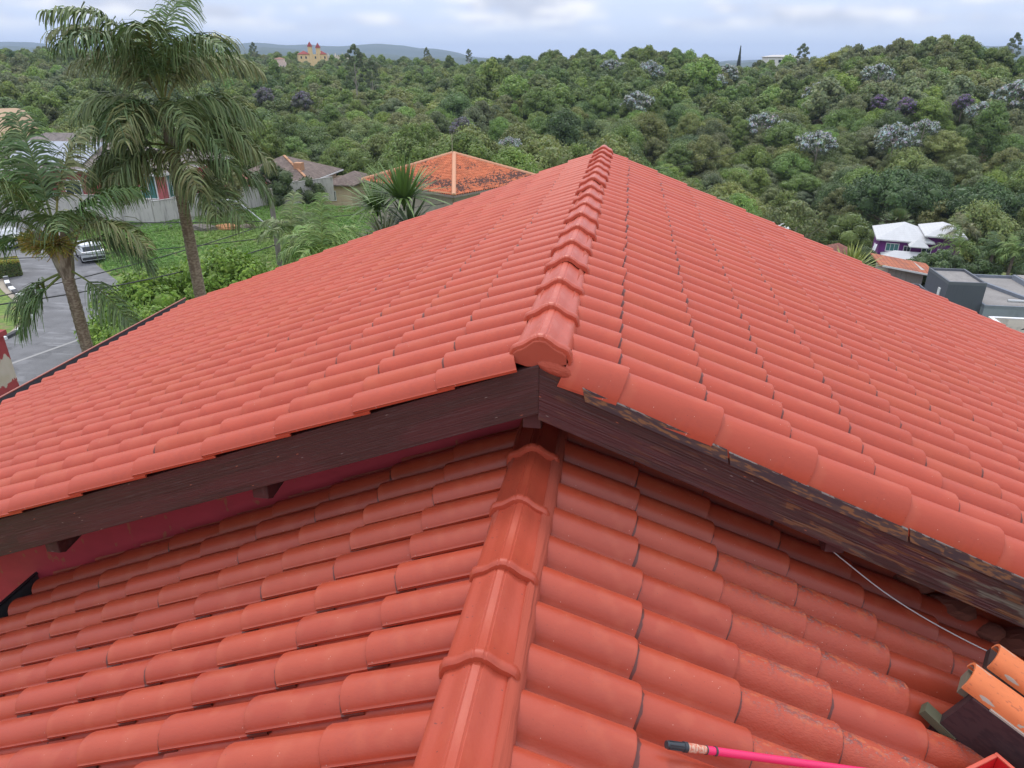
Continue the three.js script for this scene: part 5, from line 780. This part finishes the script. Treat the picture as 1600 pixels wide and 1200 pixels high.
{ // orange hip roof, real barrel rows, lichen on the lower courses
  const K = V(-11.6, 6.1, -49.9), th = 1.0, A = V(Math.cos(th), 0, -Math.sin(th)), B = V(-Math.sin(th), 0, -Math.cos(th)), w = 10.2, d = 10.4, rise = 2.0;
  const h = thing('orange_roofed_house', 'beige house with a weathered bright orange hip roof behind the left rake', 'house');
  const q = (a, b, y) => K.clone().addScaledVector(A, a).addScaledVector(B, b).add(V(0, y, 0));
  const tex = ctex(512, 512, (x, y) => { const e = x * 12, s = y * 6.5; let c = mix3([0.50, 0.135, 0.058], [0.60, 0.20, 0.095], fbm(e * 3, s * 3, 2, 4)); const cell = hash3(Math.floor(e / 0.24), Math.floor(s / 0.36), 3); c = c.map(v => v * (0.8 + 0.35 * cell)); const lich = fbm(e * 0.9 + 3, s * 0.9, 7, 4), grain = vnoise(e * 9, s * 9, 4); c = mix3(c, [0.055, 0.04, 0.04], 0.85 * sstep(0.56, 0.64, lich * 0.5 + grain * 0.42 + 0.15 * Math.exp(-Math.pow((s - 1.1) / 0.8, 2)) - 0.02)); return c; });
  const rm = mat(1, 1, 1, 0.9, { map: tex }), ridgeM = mat(0.60, 0.30, 0.18, 0.9), pitch = 0.24;
  const mid = d / 2, short = w / 2; // ridge runs along B
  const R0 = q(w / 2, w / 2, rise), R1 = q(w / 2, d - w / 2, rise);
  const face = (P0, eDir, sDir, W, hip0, hip1, runMax) => { // rows of barrels from the eave up to the hips
    const out = [], n = Math.floor(W / pitch), run = w / 2, len = Math.hypot(run, rise), up = sDir.clone().multiplyScalar(run).add(V(0, rise, 0)).normalize(), nor = eDir.clone().cross(up).normalize(); if (nor.y < 0) nor.negate();
    for (let i = 0; i < n; i++) {
      const e = (i + 0.5) * pitch, m = Math.min(e, W - e, run) / run * len, cs = Math.max(1, Math.ceil(m / 0.36));
      for (let j = 0; j < cs; j++) { const s0 = j * 0.36, s1 = Math.min(m, s0 + 0.38); if (s1 - s0 < 0.05) continue; const ring = (s, dn) => [[-0.5, 0.0], [-0.38, 0.015], [-0.30, 0.05], [-0.15, 0.085], [0, 0.095], [0.15, 0.085], [0.30, 0.05], [0.38, 0.015], [0.5, 0.0]].map(([u, v]) => { const p = P0.clone().addScaledVector(eDir, e + u * pitch).addScaledVector(up, s).addScaledVector(nor, v + dn); return [p.x, p.y, p.z]; });
        const A0 = ring(s0, 0.03), A1 = ring(s1, 0.0), A2 = ring(s0, 0.0); out.push(sheet([A0, A1], (a, b) => [(e + (b / 8 - 0.5) * pitch) / 12, (a ? s1 : s0) / 6.5]), sheet([A2, A0], (a, b) => [e / 12, s0 / 6.5])); }
    }
    return merge(out);
  };
  const mk = (g) => { const m = obj('roof_slope', g, rm, h); m.userData.kind = 'stuff'; return m; };
  mk(face(q(0, 0, 0), A, B, w)); mk(face(q(0, d, 0), B.clone().negate(), A, d)); mk(face(q(w, 0, 0), B, A.clone().negate(), d)); mk(face(q(0, d, 0), A, B.clone().negate(), w));
  const hipLine = (a, b) => { const L = a.distanceTo(b), n = Math.round(L / 0.42); for (let i = 0; i < n; i++) { const g = new THREE.CylinderGeometry(0.17, 0.145, 0.46, 10, 1, false, -Math.PI / 2, Math.PI); g.rotateX(-Math.PI / 2); const dd = b.clone().sub(a).normalize(), s = dd.clone().cross(V(0, 1, 0)).normalize(), u = s.clone().cross(dd); g.applyMatrix4(new THREE.Matrix4().makeBasis(s, u, dd.clone().negate()).setPosition(a.clone().lerp(b, (i + 0.5) / n).add(V(0, 0.02, 0)))); obj('ridge_tile', g, ridgeM, h); } };
  hipLine(q(0, 0, 0.04), R0); hipLine(q(w, 0, 0.04), R0); hipLine(q(0, d, 0.04), R1); hipLine(q(w, d, 0.04), R1); hipLine(R0, R1);
  const wl = plaster([0.40, 0.34, 0.28], 22), o = 0.75; const wb = (a0, a1, b0, b1) => { const c = [q(a0, b0, 0), q(a1, b1, 0)]; return bar(V(c[0].x, 3.0, c[0].z), V(c[1].x, 3.0, c[1].z), 0.2, 6.0); };
  obj('wall', wb(o, w - o, o, o), wl, h); obj('wall', wb(o, o, o + 0.1, d - o), wl, h); obj('wall', wb(w - o, w - o, o + 0.1, d - o), wl, h); obj('wall', wb(o, w - o, d - o, d - o), wl, h);
  obj('soffit', [[q(0, 0, -0.06), q(w, 0, -0.06)], [q(0, 0, -0.06), q(0, d, -0.06)]].map(([a, b]) => bar(a, b, 0.1, 0.14)), mat(0.25, 0.2, 0.17, 0.9), h); obj('ceiling', bar(q(w / 2, 0.3, -0.1), q(w / 2, d - 0.3, -0.1), w - 0.6, 0.06), mat(0.3, 0.26, 0.22, 0.9), h);
  const an = thing('roof_antenna', 'thin antenna rod on top of the orange hip roof', 'antenna', R1.toArray()); const ag = new THREE.CylinderGeometry(0.03, 0.03, 1.5, 6); ag.translate(0, 0.75, 0); obj('rod', ag, mat(0.3, 0.32, 0.2, 0.7), an);
}
{ // purple house with white roofs
  const x = 32.6, z = -95.2, h = thing('purple_house', 'purple house with white sheet roofs and white framed windows among palms', 'house', [x, 0, z], -0.22), px = h.scale.set(0.8, 1, 0.9), pm = plaster([0.17, 0.035, 0.20], 31, 0.1), wr = mat(1, 1, 1, 0.7, { map: ctex(128, 128, (u, v) => { const k = 0.50 + 0.08 * fbm(u * 12, v * 4, 3, 3) - (Math.abs((v * 24) % 1 - 0.5) < 0.06 ? 0.08 : 0); return [k, k, k * 1.01]; }) });
  obj('wall', wallBox(0, 11.2, -10, -5.75, 0, -8), pm, h); obj('roof', hipRoof(-0.6, 7.6, 0.7, -8.6, -5.75, 1.5), wr, h); obj('wall', wallBox(6.6, 11.0, -5.8, -4.9, -0.4, -7), pm, h); obj('roof', hipRoof(6.0, 11.8, 0.5, -7.6, -4.95, 1.0), wr, h);
  obj('porch_roof', hipRoof(0.4, 8.6, 3.6, 0.05, -7.5, 0.75, 0.12), wr, h); obj('porch_roof', hipRoof(3.9, 6.6, 2.4, 0.06, -6.05, 0.75, 0.1), wr, h);
  for (const px of [0.8, 3.4, 6, 8.3]) obj('post', box(0.16, 2.6, 0.16, px, -8.9, 3.3), whitePaint, h);
  windowOn(h, 'z', 1.9, -6.75, 0.03, 1.7, 0.85, tealPane, whitePaint, 2); windowOn(h, 'z', 4.0, -6.85, 0.03, 0.85, 0.65); windowOn(h, 'z', 6.7, -7.0, 0.03, 1.2, 1.0); windowOn(h, 'z', 9.2, -7.1, 0.03, 1.8, 1.0);
  const s = thing('slide', 'white slanting chute beside the purple house', 'slide'); obj('chute', [bar(V(31.3, -5.9, -92.4), V(29.9, -9.1, -90.0), 0.28, 0.12), bar(V(31.15, -5.75, -92.4), V(29.75, -8.95, -90.0), 0.05, 0.2)], whitePaint, s); obj('support', box(0.12, 3.4, 0.12, 31.3, -7.7, -92.6), whitePaint, s);
}
{ // small pavilion with an orange tiled lean-to roof
  const h = thing('garden_pavilion', 'small grey walled pavilion with a slanted orange tiled roof below the purple house', 'pavilion'), wl = plaster([0.42, 0.39, 0.36], 41), rf = mat(1, 1, 1, 0.9, { map: courseTex([0.42, 0.13, 0.06], [0.30, 0.10, 0.06], 12, 21) });
  obj('wall', wallBox(28.4, 32.0, -10, -5.3, -78.6, -82.5), wl, h);
  const r = bar(V(27.4, -4.75, -80.2), V(33.1, -5.55, -79.6), 5.2, 0.12); obj('roof', r, rf, h); obj('fascia', bar(V(27.4, -4.78, -77.55), V(33.1, -5.58, -76.95), 0.06, 0.18), fasciaM, h); obj('base', wallBox(28.2, 32.2, -10, -7.3, -78.3, -82.6), plaster([0.6, 0.58, 0.55], 42), h);
}
{ // maroon tiled roofs in the dip and small roofs beyond
  const rf = mat(1, 1, 1, 0.95, { map: courseTex([0.26, 0.10, 0.07], [0.18, 0.075, 0.06], 14, 51) }), wl = plaster([0.4, 0.36, 0.3], 52);
  const small = (l, x0, x1, z0, z1, y, rise, wm = wl, rm = rf) => { const t = thing('garden_house', l, 'house'); obj('wall', wallBox(x0 + 0.4, x1 - 0.4, -13, y, z0 - 0.4, z1 + 0.4), wm, t); obj('roof', hipRoof(x0, x1, z0, z1, y, rise), rm, t); return t; };
  small('low house with a dull maroon tiled roof left of the pavilion', 22.6, 28.2, -74.5, -82, -7.3, 1.3); small('low house with a dull orange roof behind the grey tower', 29.5, 35.5, -74.5, -79, -8.4, 1.0);
  small('brown roofed garden house left of the purple house behind the sword leaves', 25.0, 29.6, -91.5, -96, -7.4, 1.2, plaster([0.45, 0.4, 0.25], 53)); small('small blue grey roofed house just above the right rake', 20.6, 23.6, -84.5, -88.5, -6.0, 0.9, wl, mat(0.25, 0.30, 0.40, 0.6));
  small('white roofed shed half hidden by the pale limbed tree', 16.5, 25.5, -112, -117, -8.6, 0.7, wl, mat(0.6, 0.6, 0.6, 0.8));
}
{ // modern grey house with a dark tower
  const h = thing('grey_modern_house', 'modern flat roofed grey house with a dark rectangular tower', 'house'), dk = plaster([0.085, 0.092, 0.115], 61, 0.1), md = plaster([0.20, 0.22, 0.26], 62, 0.15), lt = plaster([0.27, 0.295, 0.345], 63, 0.15), grav = mat(1, 1, 1, 0.95, { map: ctex(256, 256, (x, y) => { const n = fbm(x * 10, y * 10, 3, 4), f = vnoise(x * 120, y * 120); const k = 0.17 + 0.10 * n + 0.05 * f; return [k, k * 0.93, k * 0.88]; }) }), cap = mat(0.11, 0.118, 0.14, 0.7), pipe = mat(0.5, 0.5, 0.5, 0.7);
  const parapet = (x0, x1, z0, z1, y, hh, m, t = 0.16) => [['parapet', wallBox(x0, x1, y, y + hh, z0, z0 - t)], ['parapet', wallBox(x0, x1, y, y + hh, z1 + t, z1)], ['parapet', wallBox(x0, x0 + t, y, y + hh, z0 - t, z1 + t)], ['parapet', wallBox(x1 - t, x1, y, y + hh, z0 - t, z1 + t)]].forEach(([n, g]) => obj(n, g, m, h));
  obj('tower_wall', wallBox(28.8, 31.9, -11, -3.06, -65.2, -69.85), dk, h); parapet(28.8, 31.9, -65.2, -69.85, -3.058, 0.26, cap); obj('tower_roof', wallBox(28.97, 31.73, -3.058, -3.0, -65.37, -69.68), grav, h);
  windowOn(h, '-x', 28.77, -4.3, -66.6, 0.22, 0.9, whitePaint, whitePaint, 0);
  obj('wall', wallBox(31.9, 47, -11, -4.9, -64.6, -75), lt, h); parapet(31.9, 47, -64.6, -75, -4.898, 0.3, md); obj('flat_roof', wallBox(32.07, 46.83, -4.898, -4.86, -64.77, -74.83), grav, h);
  obj('roof_block', wallBox(38.5, 44, -4.858, -4.4, -71, -74.6), md, h); obj('roof_block_top', wallBox(38.7, 43.8, -4.398, -4.35, -71.2, -74.4), grav, h);
  obj('roof_beam', [bar(V(34.0, -4.7, -74.6), V(37.4, -4.7, -65), 0.3, 0.3), bar(V(38.2, -4.7, -70.6), V(46.6, -4.7, -69.5), 0.25, 0.25)], md, h);
  const pg = new THREE.CylinderGeometry(0.13, 0.13, 11, 10); pg.rotateZ(Math.PI / 2); pg.translate(39.6, -4.4, -65.6); obj('pipe', pg, pipe, h); obj('skylight', bar(V(39.8, -4.7, -67), V(44.5, -4.55, -68), 1.8, 0.08), new THREE.MeshPhysicalMaterial({ color: lin(0.4, 0.5, 0.62), roughness: 0.1 }), h);
  obj('wall', wallBox(23.8, 28.8, -11, -5.0, -64.4, -71), md, h); parapet(23.8, 28.79, -64.4, -71, -4.998, 0.28, cap); obj('flat_roof', wallBox(23.97, 28.62, -4.998, -4.95, -64.57, -70.83), grav, h); obj('flue', wallBox(25.3, 25.6, -4.95, -4.1, -67.6, -67.9), mat(0.03, 0.03, 0.035, 0.6), h);
}
{ // white parapet box with a satellite dish
  const h = thing('white_parapet_house', 'cream walled flat roof with raised parapet at the right edge', 'house'), m = plaster([0.60, 0.56, 0.47], 71, 0.3), fl = mat(0.35, 0.32, 0.28, 0.95), x0 = 25.1, x1 = 33, z0 = -44.6, z1 = -49.8, t = 0.18;
  obj('wall', wallBox(x0, x1, -9, -1.9, z0, z1), m, h); obj('parapet', wallBox(x0, x0 + t, -1.898, -0.9, z0, z1), m, h); obj('parapet', wallBox(x0 + t, x1, -1.898, -0.9, z1 + t, z1), m, h); obj('parapet', wallBox(x0 + t, x1, -1.898, -0.9, z0, z0 - t), m, h); obj('floor', wallBox(x0 + t, x1, -1.898, -1.86, z0 - t, z1 + t), fl, h);
  obj('coping', [wallBox(x0 - 0.03, x0 + t + 0.03, -0.898, -0.86, z0, z1), wallBox(x0 + t + 0.04, x1, -0.898, -0.86, z1 + t + 0.03, z1 - 0.03)], whitePaint, h);
  const d = thing('satellite_dish', 'round dark satellite dish on the cream flat roof', 'dish', [26.9, -1.86, -48.2], 0.5); const g = new THREE.SphereGeometry(0.9, 24, 10, 0, 6.2832, 0, 0.5); g.translate(0, -0.9, 0); g.rotateX(2.5); g.translate(0, 0.75, 0); obj('reflector', g, mat(0.07, 0.07, 0.08, 0.6), d); const pg = new THREE.CylinderGeometry(0.03, 0.03, 0.75, 8); pg.translate(0, 0.37, 0); obj('mast', pg, mat(0.2, 0.2, 0.2, 0.6), d); obj('feed_arm', bar(V(0, 0.6, 0), V(0.05, 0.85, 0.6), 0.03, 0.03), mat(0.2, 0.2, 0.2, 0.6), d);
}
{ // castle-like mansion, far off on the skyline
  const h = thing('hilltop_mansion', 'yellow castle like mansion with dark red turret roofs on the far hill', 'mansion', [-231, 12.8, -560], YAW * D2R + 0.35), y = plaster([0.78, 0.58, 0.30], 81, 0.1), sc = h.scale.setScalar(0.78), red = mat(0.28, 0.045, 0.04, 0.8), cr = plaster([0.68, 0.60, 0.47], 82, 0.1);
  obj('wall', wallBox(-22, 4, -6, 5.5, 4, -14), y, h); obj('roof', hipRoof(-22.5, -11, 4.5, -10, 5.5, 3), red, h); obj('roof', hipRoof(-5, 4.5, 4.5, -10, 5.5, 3), red, h); obj('wing_wall', wallBox(4, 25, -6, 3.5, 2, -10), cr, h);
  for (const [x, t] of [[-11, 12], [-3.5, 11]]) { const g = new THREE.CylinderGeometry(2.1, 2.2, t + 5, 14); g.translate(x, (t - 5) / 2 + 0.5, 2.6); const tw = obj('turret', g, y, h), c = new THREE.ConeGeometry(2.7, 4.6, 14); c.translate(x, t + 2.3, 2.6); obj('turret_roof', c, red, tw); }
  for (let i = 0; i < 9; i++) obj('battlement', box(1.1, 1.2, 0.8, 5 + i * 2.35, 4.1, 1.5), cr, h); for (const x of [6, 13, 20, 24.4]) { const c = new THREE.ConeGeometry(0.7, 3.2, 8); c.translate(x, 5.4, -3); obj('pinnacle', c, cr, h); }
  for (let i = 0; i < 6; i++) windowOn(h, 'z', -20 + i * 4.4, 2.6, 4.05, 1.3, 2, paneMat, cr, 0); for (let i = 0; i < 6; i++) windowOn(h, 'z', 6 + i * 3.3, 0.8, 2.05, 1.1, 1.8, paneMat, cr, 0);
  const p = thing('far_house', 'pale pink far house below the hilltop mansion', 'house', [-195, 9, -410], 0.3), ps = p.scale.setScalar(0.62), pk = plaster([0.72, 0.55, 0.47], 83, 0.1); obj('wall', wallBox(-6, 6, -4, 6, 3, -6), pk, p); obj('upper_wall', wallBox(-3, 5, 6.01, 8.6, 2, -5), pk, p); obj('roof', hipRoof(-3.4, 5.4, 2.4, -5.4, 8.6, 0.9), mat(0.4, 0.2, 0.16, 0.9), p); for (const x of [-4, -1, 2, 4.6]) windowOn(p, 'z', x, 2.2, 3.05, 1, 1.4, paneMat, whitePaint, 0);
  const q = thing('crest_house', 'white flat house among trees at the dip in the skyline', 'house', [66, 10, -366], 0.2); obj('wall', wallBox(-7, 7, -3, 5.2, 3, -4), plaster([0.75, 0.74, 0.72], 84, 0.1), q); obj('roof', hipRoof(-7.5, 7.5, 3.5, -4.5, 5.2, 0.8), mat(0.5, 0.48, 0.47, 0.8), q); for (const x of [-4.5, -1.5, 1.5, 4.5]) windowOn(q, 'z', x, 3.4, 3.05, 1.2, 1.2, paneMat, whitePaint, 0);
}
{ // cream garden wall with pale stones behind the right hand palms
  const w = thing('garden_wall', 'cream garden wall behind the palms at the right edge', 'wall'), m = plaster([0.55, 0.52, 0.46], 91, 0.3); for (let i = 0; i < 4; i++) obj('wall_bay', wallBox(40.5 + i * 3, 43.45 + i * 3, -11, -6.4 + 0.1 * (i % 2), -78.4, -78.6), m, w);
}
{ // bare earth bank at the far left
  const R = []; for (let i = 0; i <= 10; i++) { const row = []; for (let j = 0; j <= 20; j++) { const u = j / 20, v = i / 10, x = -140 + u * 32, z = -112 - v * 16 - u * 2; row.push([x, -6 + (v * 8.5 + 3) * sstep(0, 0.22, 1 - u) + 1.2 * fbm(x * 0.3, z * 0.3, 4, 3), z]); } R.push(row); }
  struct(obj('earth_bank', sheet(R), mat(1, 1, 1, 1, { map: ctex(256, 128, (x, y) => mix3([0.42, 0.27, 0.16], [0.55, 0.40, 0.27], fbm(x * 14, y * 10, 3, 5))) })));
}
renderer.render(scene, camera);
